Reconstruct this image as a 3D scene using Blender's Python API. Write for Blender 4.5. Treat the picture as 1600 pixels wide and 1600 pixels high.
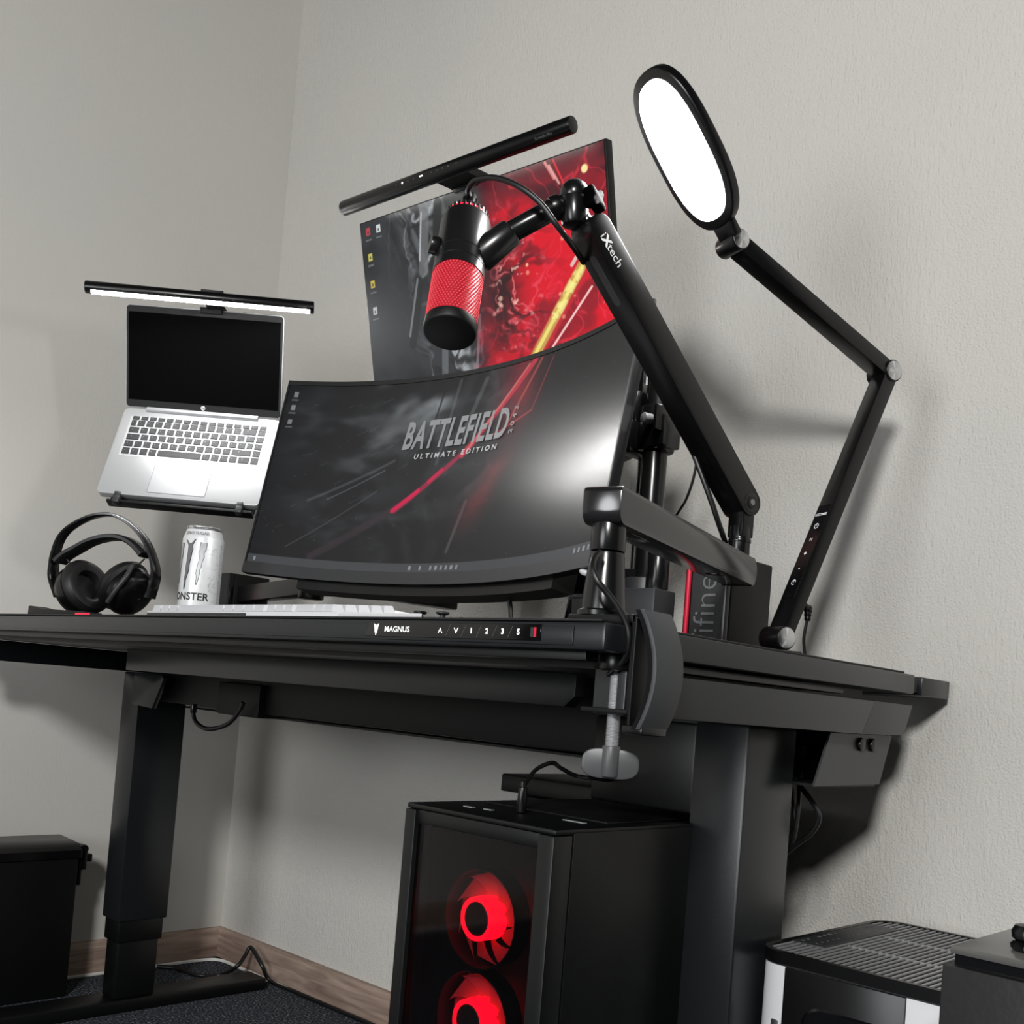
import bpy, bmesh, math, random
import numpy as np
from mathutils import Matrix, Vector, Quaternion

random.seed(4)
for o in list(bpy.data.objects):
    bpy.data.objects.remove(o)
scene = bpy.context.scene
COL = scene.collection

# ------------------------------------------------------------------ camera
# solved from the vanishing points of desk, walls and skirting boards
# world: x along the back wall, y towards the back wall, z up, metres;
# desk front right corner at x=0, y=0, desk top at z=H
FPX, PPX, PPY = 1672.84, 800.0, 1038.74
YAW, PITCH, ROLL = -0.764475, 0.031485, 0.080829
H = 0.785
CAM = Vector((0.5841, -0.7221, 0.7119))
_fw = Vector((math.sin(YAW) * math.cos(PITCH), math.cos(YAW) * math.cos(PITCH), math.sin(PITCH)))
_r0 = Vector((math.cos(YAW), -math.sin(YAW), 0))
_u0 = _r0.cross(_fw)
RIGHT = math.cos(ROLL) * _r0 + math.sin(ROLL) * _u0
UP = -math.sin(ROLL) * _r0 + math.cos(ROLL) * _u0
cam_d = bpy.data.cameras.new('camera')
cam = bpy.data.objects.new('camera', cam_d)
COL.objects.link(cam)
m = Matrix.Identity(4)
for i in range(3):
    m[i][0], m[i][1], m[i][2], m[i][3] = RIGHT[i], UP[i], -_fw[i], CAM[i]
cam.matrix_world = m
cam_d.sensor_fit = 'HORIZONTAL'
cam_d.sensor_width = 36
cam_d.lens = 36 * FPX / 1600
cam_d.shift_y = (PPY - 800) / 1600
cam_d.clip_start = 0.02
scene.camera = cam

# ------------------------------------------------------------------ world, room light, exposure
scene.view_settings.view_transform = 'Standard'
scene.view_settings.look = 'None'
scene.view_settings.exposure = 0.0
scene.view_settings.gamma = 1.0
scene.view_settings.use_curve_mapping = False
w = bpy.data.worlds.new('world')
scene.world = w
w.use_nodes = True
w.node_tree.nodes['Background'].inputs[0].default_value = (0.90, 0.95, 1.0, 1)
w.node_tree.nodes['Background'].inputs[1].default_value = 0.018


def area_light(name, loc, target, size, power, color):
    d = bpy.data.lights.new(name, 'AREA')
    d.shape = 'DISK'
    d.size = size
    d.energy = power
    d.color = color
    o = bpy.data.objects.new(name, d)
    COL.objects.link(o)
    o.location = loc
    o.rotation_euler = (Vector(target) - Vector(loc)).to_track_quat('-Z', 'Y').to_euler()
    return o


# the room's own lamp, behind and to the right of the photographer
area_light('room_lamp', (1.35, -2.3, 2.05), (-0.4, 0.6, 0.9), 0.45, 86, (1.0, 0.985, 0.965))
# added soft fill, lifts the wall under the desk and the left wall
area_light('low_fill_light', (-0.1, -3.0, 1.05), (-1.1, 0.5, 0.5), 1.3, 36, (0.96, 0.98, 1.0))


# ------------------------------------------------------------------ pixel helpers (a pixel gives only a direction)
def ray(u, v):
    return RIGHT * ((u - PPX) / FPX) - UP * ((v - PPY) / FPX) + _fw


def on(ax, val, u, v):
    d = ray(u, v)
    return CAM + d * ((val - CAM[ax]) / d[ax])


def dep(u, v, z):
    return CAM + ray(u, v) * z


def plane(p0, n, u, v):
    d = ray(u, v)
    return CAM + d * (((p0 - CAM).dot(n)) / d.dot(n))


def eul(yaw, tilt, roll):
    # local x right, y away, z up; tilt > 0 leans the top away
    Rz = Matrix.Rotation(yaw, 3, 'Z')
    ct, st = math.cos(tilt), math.sin(tilt)
    Rx = Matrix(((1, 0, 0), (0, ct, st), (0, -st, ct)))
    cr, sr = math.cos(roll), math.sin(roll)
    Ry = Matrix(((cr, 0, sr), (0, 1, 0), (-sr, 0, cr)))
    return Rz @ Rx @ Ry


def frame(o, R3):
    M = R3.to_4x4()
    M.translation = Vector(o)
    return M


def axes(o, X, Y, Z):
    M = Matrix.Identity(4)
    for i in range(3):
        M[i][0], M[i][1], M[i][2], M[i][3] = X[i], Y[i], Z[i], o[i]
    return M


# ------------------------------------------------------------------ geometry collector
class G:
    def __init__(s):
        s.v = []
        s.f = []

    def add(s, v, f, M=None):
        k = len(s.v)
        for p in v:
            p = Vector(p)
            s.v.append(M @ p if M is not None else p)
        s.f += [tuple(i + k for i in q) for q in f]
        return s

    def addbm(s, bm, M=None):
        bm.verts.index_update()
        s.add([v.co.copy() for v in bm.verts], [[v.index for v in f.verts] for f in bm.faces], M)
        bm.free()
        return s

    def box(s, x0, x1, y0, y1, z0, z1, b=0.0, seg=2, M=None):
        bm = bmesh.new()
        r = bmesh.ops.create_cube(bm, size=1)
        for v in r['verts']:
            v.co = Vector(((x0 + x1) / 2 + v.co.x * (x1 - x0), (y0 + y1) / 2 + v.co.y * (y1 - y0), (z0 + z1) / 2 + v.co.z * (z1 - z0)))
        if b > 0:
            bmesh.ops.bevel(bm, geom=list(bm.edges), offset=b, segments=seg, affect='EDGES', profile=0.5)
        return s.addbm(bm, M)

    def cyl(s, p0, p1, r0, r1=None, n=28, b=0.0, caps=True):
        p0, p1 = Vector(p0), Vector(p1)
        r1 = r0 if r1 is None else r1
        L = (p1 - p0).length
        q = (p1 - p0).to_track_quat('Z', 'Y').to_matrix().to_4x4()
        q.translation = p0
        if b > 0:
            prof = [(0, 0), (r0 - b, 0), (r0 - b * .3, b * .3), (r0, b), (r1, L - b), (r1 - b * .3, L - b * .3), (r1 - b, L), (0, L)]
        elif caps:
            prof = [(0, 0), (r0, 0), (r1, L), (0, L)]
        else:
            prof = [(r0, 0), (r1, L)]
        return s.lathe(prof, n, q)

    def lathe(s, prof, n=32, M=None):
        v, f, rows = [], [], []
        for r, z in prof:
            if r <= 1e-7:
                rows.append([len(v)])
                v.append((0, 0, z))
            else:
                rows.append([len(v) + i for i in range(n)])
                v += [(r * math.cos(2 * math.pi * i / n), r * math.sin(2 * math.pi * i / n), z) for i in range(n)]
        for a, b in zip(rows, rows[1:]):
            for i in range(n):
                j = (i + 1) % n
                if len(a) == 1 and len(b) == 1:
                    continue
                if len(a) == 1:
                    f.append((a[0], b[j], b[i]))
                elif len(b) == 1:
                    f.append((a[i], a[j], b[0]))
                else:
                    f.append((a[i], a[j], b[j], b[i]))
        return s.add(v, f, M)

    def tube(s, pts, r, n=10, sub=8, closed_ends=True):
        pts = [Vector(p) for p in pts]
        P = []
        for i in range(len(pts) - 1):
            p0 = pts[max(i - 1, 0)]
            p1, p2 = pts[i], pts[i + 1]
            p3 = pts[min(i + 2, len(pts) - 1)]
            for k in range(sub):
                t = k / sub
                P.append(0.5 * ((2 * p1) + (p2 - p0) * t + (2 * p0 - 5 * p1 + 4 * p2 - p3) * t * t + (-p0 + 3 * p1 - 3 * p2 + p3) * t ** 3))
        P.append(pts[-1])
        v, f = [], []
        up = Vector((0.12, 0.3, 0.95))
        for i, p in enumerate(P):
            t = (P[min(i + 1, len(P) - 1)] - P[max(i - 1, 0)]).normalized()
            a = up - t * up.dot(t)
            if a.length < 1e-3:
                a = t.orthogonal()
            a.normalize()
            up = a
            b = t.cross(a)
            for k in range(n):
                c = 2 * math.pi * k / n
                v.append(p + a * r * math.cos(c) + b * r * math.sin(c))
        for i in range(len(P) - 1):
            for k in range(n):
                j = (k + 1) % n
                f.append((i * n + k, i * n + j, (i + 1) * n + j, (i + 1) * n + k))
        if closed_ends:
            f.append(tuple(range(n))[::-1])
            f.append(tuple((len(P) - 1) * n + k for k in range(n)))
        return s.add(v, f)

    def prism(s, poly, z0, z1, M=None, b=0.0, seg=2):
        bm = bmesh.new()
        lo = [bm.verts.new((x, y, z0)) for x, y in poly]
        hi = [bm.verts.new((x, y, z1)) for x, y in poly]
        n = len(poly)
        bm.faces.new(lo[::-1])
        bm.faces.new(hi)
        for i in range(n):
            j = (i + 1) % n
            bm.faces.new((lo[i], lo[j], hi[j], hi[i]))
        bm.normal_update()
        if b > 0:
            ed = [e for e in bm.edges if abs(e.verts[0].co.z - e.verts[1].co.z) < 1e-9]
            bmesh.ops.bevel(bm, geom=ed, offset=b, segments=seg, affect='EDGES', profile=0.5)
        return s.addbm(bm, M)

    def ball(s, c, r, n=16, sc=(1, 1, 1), M=None):
        bm = bmesh.new()
        bmesh.ops.create_uvsphere(bm, u_segments=n, v_segments=max(6, n // 2), radius=1)
        for v in bm.verts:
            v.co = Vector((c[0] + v.co.x * r * sc[0], c[1] + v.co.y * r * sc[1], c[2] + v.co.z * r * sc[2]))
        return s.addbm(bm, M)

    def ribbon(s, pts, wdir, w0, th, M=None):
        """flat band: path points, width direction, width, thickness in the path plane"""
        pts = [Vector(p) for p in pts]
        wd = Vector(wdir).normalized()
        n = len(pts)
        v, f = [], []
        for i, p in enumerate(pts):
            t = (pts[min(i + 1, n - 1)] - pts[max(i - 1, 0)]).normalized()
            nn = t.cross(wd).normalized()
            ww = w0[i] if isinstance(w0, (list, tuple)) else w0
            tt = th[i] if isinstance(th, (list, tuple)) else th
            c = .25
            for a, b in ((-1, -1 + 2 * c), (-1 + c, -1), (1 - c, -1), (1, -1 + 2 * c), (1, 1 - 2 * c), (1 - c, 1), (-1 + c, 1), (-1, 1 - 2 * c)):
                v.append(p + wd * (a * ww / 2) + nn * (b * tt / 2))
        for i in range(n - 1):
            for k in range(8):
                j = (k + 1) % 8
                f.append((i * 8 + k, i * 8 + j, i * 8 + 8 + j, i * 8 + 8 + k))
        f.append(tuple(range(8))[::-1])
        f.append(tuple((n - 1) * 8 + k for k in range(8)))
        return s.add(v, f, M)

    def warp(s, fn):
        s.v = [Vector(fn(p)) for p in s.v]
        return s


def spline(pts, sub=8):
    pts = [Vector(p) for p in pts]
    P = []
    for i in range(len(pts) - 1):
        p0 = pts[max(i - 1, 0)]
        p1, p2 = pts[i], pts[i + 1]
        p3 = pts[min(i + 2, len(pts) - 1)]
        for k in range(sub):
            t = k / sub
            P.append(0.5 * ((2 * p1) + (p2 - p0) * t + (2 * p0 - 5 * p1 + 4 * p2 - p3) * t * t + (-p0 + 3 * p1 - 3 * p2 + p3) * t ** 3))
    P.append(pts[-1])
    return P


def rrect(x0, x1, y0, y1, r, n=5):
    out = []
    for cx, cy, a0 in ((x1 - r, y1 - r, 0), (x0 + r, y1 - r, 90), (x0 + r, y0 + r, 180), (x1 - r, y0 + r, 270)):
        for k in range(n + 1):
            a = math.radians(a0 + 90 * k / n)
            out.append((cx + r * math.cos(a), cy + r * math.sin(a)))
    return out


def text(body, size, shear=0.0, offset=0.0, sx=1.0, depth=0.0004, align='CENTER', spacing=1.0):
    c = bpy.data.curves.new('t', 'FONT')
    c.body = body
    c.size = size
    c.shear = shear
    c.offset = offset
    c.align_x = align
    c.align_y = 'CENTER'
    c.space_character = spacing
    c.resolution_u = 3
    o = bpy.data.objects.new('t', c)
    COL.objects.link(o)
    bpy.context.view_layer.update()
    me = bpy.data.meshes.new_from_object(o.evaluated_get(bpy.context.evaluated_depsgraph_get()))
    g = G()
    g.add([(v.co.x * sx, v.co.y, 0) for v in me.vertices], [tuple(p.vertices) for p in me.polygons])
    bpy.data.objects.remove(o)
    bpy.data.curves.remove(c)
    bpy.data.meshes.remove(me)
    return g


def fit(g, w_, h_):
    xs_, ys_ = [v.x for v in g.v], [v.y for v in g.v]
    cx, cy = (min(xs_) + max(xs_)) / 2, (min(ys_) + max(ys_)) / 2
    a, b = w_ / (max(xs_) - min(xs_)), h_ / (max(ys_) - min(ys_))
    return g.warp(lambda p: ((p.x - cx) * a, (p.y - cy) * b, p.z))


# ------------------------------------------------------------------ objects
ROOTINV = {}


def thing(name, label, cat, M, group=None):
    o = bpy.data.objects.new(name, None)
    COL.objects.link(o)
    o.empty_display_size = 0.05
    if not isinstance(M, Matrix):
        M = Matrix.Translation(Vector(M))
    o.matrix_world = M
    o['label'] = label
    o['category'] = cat
    if group:
        o['group'] = group
    ROOTINV[o.name] = M.inverted()
    return o


def root_of(o):
    while o.parent is not None:
        o = o.parent
    return o


def mesh_of(name, g, mat, inv=None, flat=False, angle=38):
    me = bpy.data.meshes.new(name)
    vs = [tuple(inv @ v) for v in g.v] if inv is not None else [tuple(v) for v in g.v]
    me.from_pydata(vs, [], g.f)
    me.materials.append(mat)
    me.validate()
    bm = bmesh.new()
    bm.from_mesh(me)
    bmesh.ops.recalc_face_normals(bm, faces=bm.faces)
    bm.to_mesh(me)
    bm.free()
    if not flat:
        me.shade_smooth()
        me.set_sharp_from_angle(angle=math.radians(angle))
    return me


def part(name, g, mat, parent, label=None, flat=False, angle=38, kind=None):
    r = root_of(parent)
    me = mesh_of(name, g, mat, ROOTINV.get(r.name), flat, angle)
    o = bpy.data.objects.new(name, me)
    COL.objects.link(o)
    o.parent = parent
    if label:
        o['label'] = label
    if kind:
        o['kind'] = kind
    return o


def single(name, g, mat, label, cat, base=None, group=None, angle=38, kind=None):
    if base is None:
        lo = [min(v[i] for v in g.v) for i in range(3)]
        hi = [max(v[i] for v in g.v) for i in range(3)]
        base = Vector(((lo[0] + hi[0]) / 2, (lo[1] + hi[1]) / 2, lo[2]))
    M = base if isinstance(base, Matrix) else Matrix.Translation(Vector(base))
    me = mesh_of(name, g, mat, M.inverted(), angle=angle)
    o = bpy.data.objects.new(name, me)
    COL.objects.link(o)
    o.matrix_world = M
    o['label'] = label
    o['category'] = cat
    if group:
        o['group'] = group
    if kind:
        o['kind'] = kind
    ROOTINV[o.name] = M.inverted()
    return o


def struct(name, g, mat, label=None, parent=None, flat=False):
    me = mesh_of(name, g, mat, flat=flat)
    o = bpy.data.objects.new(name, me)
    COL.objects.link(o)
    if parent:
        o.parent = parent
    else:
        o['kind'] = 'structure'
    if label:
        o['label'] = label
    return o


# ------------------------------------------------------------------ materials
def mat(name, col, rough=0.5, metal=0.0, spec=0.5, emit=None, estr=0.0, bump=None, var=None, coat=0.0):
    m_ = bpy.data.materials.new(name)
    m_.use_nodes = True
    nt = m_.node_tree
    p = nt.nodes['Principled BSDF']
    p.inputs['Base Color'].default_value = (*col, 1)
    p.inputs['Roughness'].default_value = rough
    p.inputs['Metallic'].default_value = metal
    p.inputs['Specular IOR Level'].default_value = spec
    p.inputs['Coat Weight'].default_value = coat
    if emit:
        p.inputs['Emission Color'].default_value = (*emit, 1)
        p.inputs['Emission Strength'].default_value = estr
    tc = nt.nodes.new('ShaderNodeTexCoord')
    if var:
        sc, amt = var
        nz = nt.nodes.new('ShaderNodeTexNoise')
        nz.inputs['Scale'].default_value = sc
        nz.inputs['Detail'].default_value = 4
        nt.links.new(tc.outputs['Object'], nz.inputs['Vector'])
        mx = nt.nodes.new('ShaderNodeMix')
        mx.data_type = 'RGBA'
        mx.inputs[6].default_value = (*[c * (1 - amt) for c in col], 1)
        mx.inputs[7].default_value = (*[min(1, c * (1 + amt)) for c in col], 1)
        nt.links.new(nz.outputs['Fac'], mx.inputs[0])
        nt.links.new(mx.outputs[2], p.inputs['Base Color'])
    if bump:
        sc, st = bump
        nz = nt.nodes.new('ShaderNodeTexNoise')
        nz.inputs['Scale'].default_value = sc
        nz.inputs['Detail'].default_value = 3
        nt.links.new(tc.outputs['Object'], nz.inputs['Vector'])
        bp = nt.nodes.new('ShaderNodeBump')
        bp.inputs['Strength'].default_value = st
        bp.inputs['Distance'].default_value = 0.002
        nt.links.new(nz.outputs['Fac'], bp.inputs['Height'])
        nt.links.new(bp.outputs['Normal'], p.inputs['Normal'])
    return m_


def wall_material(name, rough_):
    m_ = mat(name, (0.60, 0.585, 0.55), 0.85, spec=0.25)
    nt = m_.node_tree
    p = nt.nodes['Principled BSDF']
    tc = nt.nodes.new('ShaderNodeTexCoord')
    # rubbed plaster: short slanting strokes over fine grain
    mp = nt.nodes.new('ShaderNodeMapping')
    mp.inputs['Rotation'].default_value = (0.0, math.radians(32), 0)
    mp.inputs['Scale'].default_value = (1.0, 1.0, 0.28)
    nt.links.new(tc.outputs['Object'], mp.inputs['Vector'])
    n1 = nt.nodes.new('ShaderNodeTexNoise')
    n1.inputs['Scale'].default_value = 230
    n1.inputs['Detail'].default_value = 3
    n1.inputs['Distortion'].default_value = 0.6
    nt.links.new(mp.outputs[0], n1.inputs['Vector'])
    n2 = nt.nodes.new('ShaderNodeTexNoise')
    n2.inputs['Scale'].default_value = 310
    n2.inputs['Detail'].default_value = 2
    nt.links.new(tc.outputs['Object'], n2.inputs['Vector'])
    n3 = nt.nodes.new('ShaderNodeTexNoise')
    n3.inputs['Scale'].default_value = 7
    nt.links.new(tc.outputs['Object'], n3.inputs['Vector'])
    mx = nt.nodes.new('ShaderNodeMix')
    nt.links.new(n3.outputs['Fac'], mx.inputs[0])
    nt.links.new(n1.outputs['Fac'], mx.inputs[2])
    nt.links.new(n2.outputs['Fac'], mx.inputs[3])
    bp = nt.nodes.new('ShaderNodeBump')
    bp.inputs['Strength'].default_value = rough_
    bp.inputs['Distance'].default_value = 0.004
    nt.links.new(mx.outputs[0], bp.inputs['Height'])
    nt.links.new(bp.outputs['Normal'], p.inputs['Normal'])
    # faint blotches of the paint itself
    n4 = nt.nodes.new('ShaderNodeTexNoise')
    n4.inputs['Scale'].default_value = 2.2
    n4.inputs['Detail'].default_value = 3
    nt.links.new(tc.outputs['Object'], n4.inputs['Vector'])
    cm = nt.nodes.new('ShaderNodeMix')
    cm.data_type = 'RGBA'
    cm.inputs[6].default_value = (0.575, 0.565, 0.54, 1)
    cm.inputs[7].default_value = (0.625, 0.605, 0.56, 1)
    nt.links.new(n4.outputs['Fac'], cm.inputs[0])
    nt.links.new(cm.outputs[2], p.inputs['Base Color'])
    return m_


def carpet_material():
    m_ = mat('carpet', (0.02, 0.022, 0.027), 0.95, spec=0.1)
    nt = m_.node_tree
    p = nt.nodes['Principled BSDF']
    tc = nt.nodes.new('ShaderNodeTexCoord')
    nz = nt.nodes.new('ShaderNodeTexNoise')
    nz.inputs['Scale'].default_value = 190
    nz.inputs['Detail'].default_value = 4
    nz.inputs['Roughness'].default_value = 0.7
    nt.links.new(tc.outputs['Object'], nz.inputs['Vector'])
    cr = nt.nodes.new('ShaderNodeValToRGB')
    cr.color_ramp.elements[0].position = 0.42
    cr.color_ramp.elements[0].color = (0.014, 0.016, 0.019, 1)
    cr.color_ramp.elements[1].position = 0.72
    cr.color_ramp.elements[1].color = (0.60, 0.64, 0.72, 1)
    e = cr.color_ramp.elements.new(0.57)
    e.color = (0.085, 0.093, 0.11, 1)
    nt.links.new(nz.outputs['Fac'], cr.inputs[0])
    nt.links.new(cr.outputs[0], p.inputs['Base Color'])
    bp = nt.nodes.new('ShaderNodeBump')
    bp.inputs['Strength'].default_value = 0.8
    bp.inputs['Distance'].default_value = 0.006
    nt.links.new(nz.outputs['Fac'], bp.inputs['Height'])
    nt.links.new(bp.outputs['Normal'], p.inputs['Normal'])
    return m_


def wood_material(name, axis):
    m_ = mat(name, (0.25, 0.17, 0.13), 0.6, spec=0.3)
    nt = m_.node_tree
    p = nt.nodes['Principled BSDF']
    tc = nt.nodes.new('ShaderNodeTexCoord')
    mp = nt.nodes.new('ShaderNodeMapping')
    s = [26, 26, 26]
    s[axis] = 2.5
    mp.inputs['Scale'].default_value = s
    nt.links.new(tc.outputs['Object'], mp.inputs['Vector'])
    nz = nt.nodes.new('ShaderNodeTexNoise')
    nz.inputs['Scale'].default_value = 1.6
    nz.inputs['Detail'].default_value = 5
    nz.inputs['Distortion'].default_value = 1.2
    nt.links.new(mp.outputs[0], nz.inputs['Vector'])
    cr = nt.nodes.new('ShaderNodeValToRGB')
    cr.color_ramp.elements[0].position = 0.3
    cr.color_ramp.elements[0].color = (0.21, 0.145, 0.115, 1)
    cr.color_ramp.elements[1].position = 0.7
    cr.color_ramp.elements[1].color = (0.50, 0.38, 0.31, 1)
    nt.links.new(nz.outputs['Fac'], cr.inputs[0])
    vo = nt.nodes.new('ShaderNodeTexVoronoi')
    vo.inputs['Scale'].default_value = 6.5
    nt.links.new(tc.outputs['Object'], vo.inputs['Vector'])
    k = nt.nodes.new('ShaderNodeValToRGB')
    k.color_ramp.elements[0].position = 0.035
    k.color_ramp.elements[0].color = (0.12, 0.10, 0.09, 1)
    k.color_ramp.elements[1].position = 0.075
    k.color_ramp.elements[1].color = (1, 1, 1, 1)
    nt.links.new(vo.outputs['Distance'], k.inputs[0])
    mx = nt.nodes.new('ShaderNodeMix')
    mx.data_type = 'RGBA'
    mx.blend_type = 'MULTIPLY'
    mx.inputs[0].default_value = 1
    nt.links.new(cr.outputs[0], mx.inputs[6])
    nt.links.new(k.outputs[0], mx.inputs[7])
    nt.links.new(mx.outputs[2], p.inputs['Base Color'])
    return m_


def screen_material(name, rough, strength):
    m_ = mat(name, (0.006, 0.006, 0.007), rough, spec=0.35)
    nt = m_.node_tree
    p = nt.nodes['Principled BSDF']
    at = nt.nodes.new('ShaderNodeAttribute')
    at.attribute_name = 'picture'
    nt.links.new(at.outputs['Color'], p.inputs['Emission Color'])
    p.inputs['Emission Strength'].default_value = strength
    return m_


def tinted_glass(name, tint):
    m_ = bpy.data.materials.new(name)
    m_.use_nodes = True
    nt = m_.node_tree
    nt.nodes.clear()
    out = nt.nodes.new('ShaderNodeOutputMaterial')
    tr = nt.nodes.new('ShaderNodeBsdfTransparent')
    tr.inputs[0].default_value = (*tint, 1)
    gl = nt.nodes.new('ShaderNodeBsdfGlossy')
    gl.inputs['Roughness'].default_value = 0.06
    fr = nt.nodes.new('ShaderNodeFresnel')
    fr.inputs[0].default_value = 1.25
    mx = nt.nodes.new('ShaderNodeMixShader')
    nt.links.new(fr.outputs[0], mx.inputs[0])
    nt.links.new(tr.outputs[0], mx.inputs[1])
    nt.links.new(gl.outputs[0], mx.inputs[2])
    nt.links.new(mx.outputs[0], out.inputs[0])
    return m_


M_WALL = wall_material('wall_plaster', 0.75)
M_WALLL = wall_material('wall_plaster_smooth', 0.14)
M_CARPET = carpet_material()
M_WOODX = wood_material('skirting_wood_x', 0)
M_WOODY = wood_material('skirting_wood_y', 1)
M_CAULK = mat('white_caulk', (0.75, 0.74, 0.70), 0.6)
M_POWDER = mat('charcoal_powder_coat', (0.010, 0.0115, 0.013), 0.29, bump=(900, 0.05), spec=0.5)
M_POWDER2 = mat('black_powder_coat', (0.0024, 0.0027, 0.003), 0.40, bump=(900, 0.05), spec=0.4)
M_TRAYM = mat('grey_steel_tray', (0.042, 0.044, 0.045), 0.34, spec=0.5)
M_MAT = mat('black_leather_mat', (0.003, 0.003, 0.0035), 0.6)
M_BLACK = mat('black_plastic', (0.0032, 0.0032, 0.0036), 0.28, spec=0.4)
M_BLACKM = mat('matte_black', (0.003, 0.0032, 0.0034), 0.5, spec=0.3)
M_GLOSS = mat('gloss_black', (0.003, 0.003, 0.0035), 0.12)
M_SATIN = mat('satin_black_metal', (0.005, 0.0052, 0.0056), 0.24, spec=0.5)
M_BOOM = mat('boom_arm_anodised', (0.010, 0.0102, 0.0105), 0.2, spec=1.0)
M_RUBBER = mat('black_rubber', (0.005, 0.005, 0.0055), 0.5)
M_CABLE = mat('cable_black', (0.005, 0.005, 0.0055), 0.4)
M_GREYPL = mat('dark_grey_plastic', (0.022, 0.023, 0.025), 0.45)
M_HANGER = mat('charcoal_felt_metal', (0.040, 0.044, 0.047), 0.5, bump=(700, 0.10))
M_WING = mat('grey_wing_plastic', (0.07, 0.072, 0.074), 0.4)
M_STEEL = mat('threaded_steel', (0.55, 0.56, 0.57), 0.3, metal=.6)
M_DARKSTEEL = mat('dark_steel', (0.30, 0.30, 0.31), 0.34, metal=1)
M_ALU = mat('laptop_aluminium', (0.52, 0.53, 0.54), 0.40, metal=0.55)
M_ALUPAD = mat('laptop_touchpad', (0.47, 0.48, 0.49), 0.38, metal=0.45)
M_KEY = mat('laptop_keys', (0.022, 0.023, 0.025), 0.5)
M_SCREENOFF = mat('laptop_screen_off', (0.001, 0.001, 0.0012), 0.5, spec=0.02)
M_PRINT = mat('white_print', (0.80, 0.81, 0.82), 0.5)
M_PRINTG = mat('grey_print', (0.12, 0.125, 0.13), 0.5)
M_WHITEPL = mat('white_plastic', (0.62, 0.63, 0.65), 0.38)
M_KEYCAP = mat('white_keycap', (0.50, 0.51, 0.53), 0.45)
M_RED = mat('red_trim', (0.62, 0.012, 0.045), 0.4)
M_REDGLOW = mat('red_led', (0.5, 0.02, 0.05), 0.4, emit=(1.0, 0.0015, 0.012), estr=5)
M_FANGLOW = mat('fan_led', (0.5, 0.02, 0.05), 0.4, emit=(1.0, 0.0006, 0.0065), estr=9)
M_LED = mat('lamp_led_panel', (0.9, 0.9, 0.9), 0.4, emit=(1.0, 0.985, 0.97), estr=125)
M_LEDBAR = mat('light_bar_led', (0.9, 0.9, 0.9), 0.4, emit=(1.0, 0.99, 0.98), estr=230)
M_LEDBAR2 = mat('screen_bar_led', (0.9, 0.9, 0.9), 0.4, emit=(1.0, 0.96, 0.92), estr=14)
M_KEYLIT = mat('lit_symbols', (0.8, 0.8, 0.8), 0.5, emit=(0.95, 1.0, 1.0), estr=1.1)
M_GRILLE = mat('mic_grille_red', (0.40, 0.006, 0.020), 0.45)
M_GRILLED = mat('mic_grille_wire', (0.85, 0.075, 0.10), 0.35, spec=0.7)
M_MICB = mat('mic_body_black', (0.006, 0.006, 0.0065), 0.28, spec=0.75)
M_CANW = mat('can_paint', (0.70, 0.72, 0.73), 0.32, metal=0.15, var=(60, 0.10))
M_CANM = mat('can_metal', (0.75, 0.76, 0.77), 0.25, metal=0.9)
M_CANG = mat('can_print_grey', (0.16, 0.16, 0.17), 0.4, metal=0.3)
M_CANK = mat('can_print_black', (0.012, 0.012, 0.013), 0.4)
M_CANL = mat('can_print_light', (0.40, 0.42, 0.43), 0.4, metal=0.3)
M_GLASS = tinted_glass('tinted_case_glass', (0.62, 0.60, 0.61))
M_VENEER = mat('black_ash_veneer', (0.006, 0.006, 0.0065), 0.45, bump=(120, 0.15))
M_TOPPLATE = mat('speaker_top_plate', (0.09, 0.09, 0.085), 0.22, spec=0.7)
M_PURTOP = mat('purifier_slats', (0.26, 0.265, 0.27), 0.35)
M_MESH = mat('speaker_cloth', (0.020, 0.021, 0.022), 0.8, bump=(1500, 0.6))

# radial brushed joint discs
M_DISC = mat('turned_metal_disc', (0.72, 0.73, 0.74), 0.30, metal=1)
_nt = M_DISC.node_tree
_p = _nt.nodes['Principled BSDF']
_p.inputs['Anisotropic'].default_value = 0.9
_tg = _nt.nodes.new('ShaderNodeTangent')
_tg.direction_type = 'RADIAL'
_tg.axis = 'Z'
_nt.links.new(_tg.outputs[0], _p.inputs['Tangent'])

# ================================================================== THE ROOM
WX, WY = -1.80, 0.78
g = G().box(WX - 0.1, 2.6, -3.2, WY + 0.1, -0.05, 0.0)
struct('floor', g, M_CARPET, 'dark charcoal flecked carpet floor')
g = G().box(WX - 0.1, 2.6, WY, WY + 0.1, 0.0, 2.6)
struct('wall_back', g, M_WALL, 'pale greige rubbed plaster wall behind the desk')
g = G().box(WX - 0.1, WX, -3.2, WY, 0.0, 2.6)
struct('wall_left', g, M_WALLL, 'pale greige plaster wall beside the laptop')
g = G().box(WX + 0.012, 2.6, WY - 0.014, WY, 0.006, 0.079, 0.0015)
struct('baseboard_back', g, M_WOODX, 'brown wooden skirting board along the back wall')
g = G().box(WX, WX + 0.012, -3.2, WY - 0.0005, 0.006, 0.079, 0.0015)
struct('baseboard_left', g, M_WOODY, 'brown wooden skirting board along the left wall')
g = G().tube([(WX + .012, -3.1, .003), (WX + .014, 0.2, .003), (WX + .014, .6, .003), (WX + .02, .72, .004), (WX + .045, .757, .005), (WX + .10, .764, .004),
              (-1.5, .764, .003), (-1.2, .765, .003), (-.5, .765, .003), (.6, .765, .003), (2.5, .766, .003)], 0.004, 6, 6)
struct('trim_1', g, M_CAULK, 'thin white sealing line along the foot of the skirting')

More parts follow.
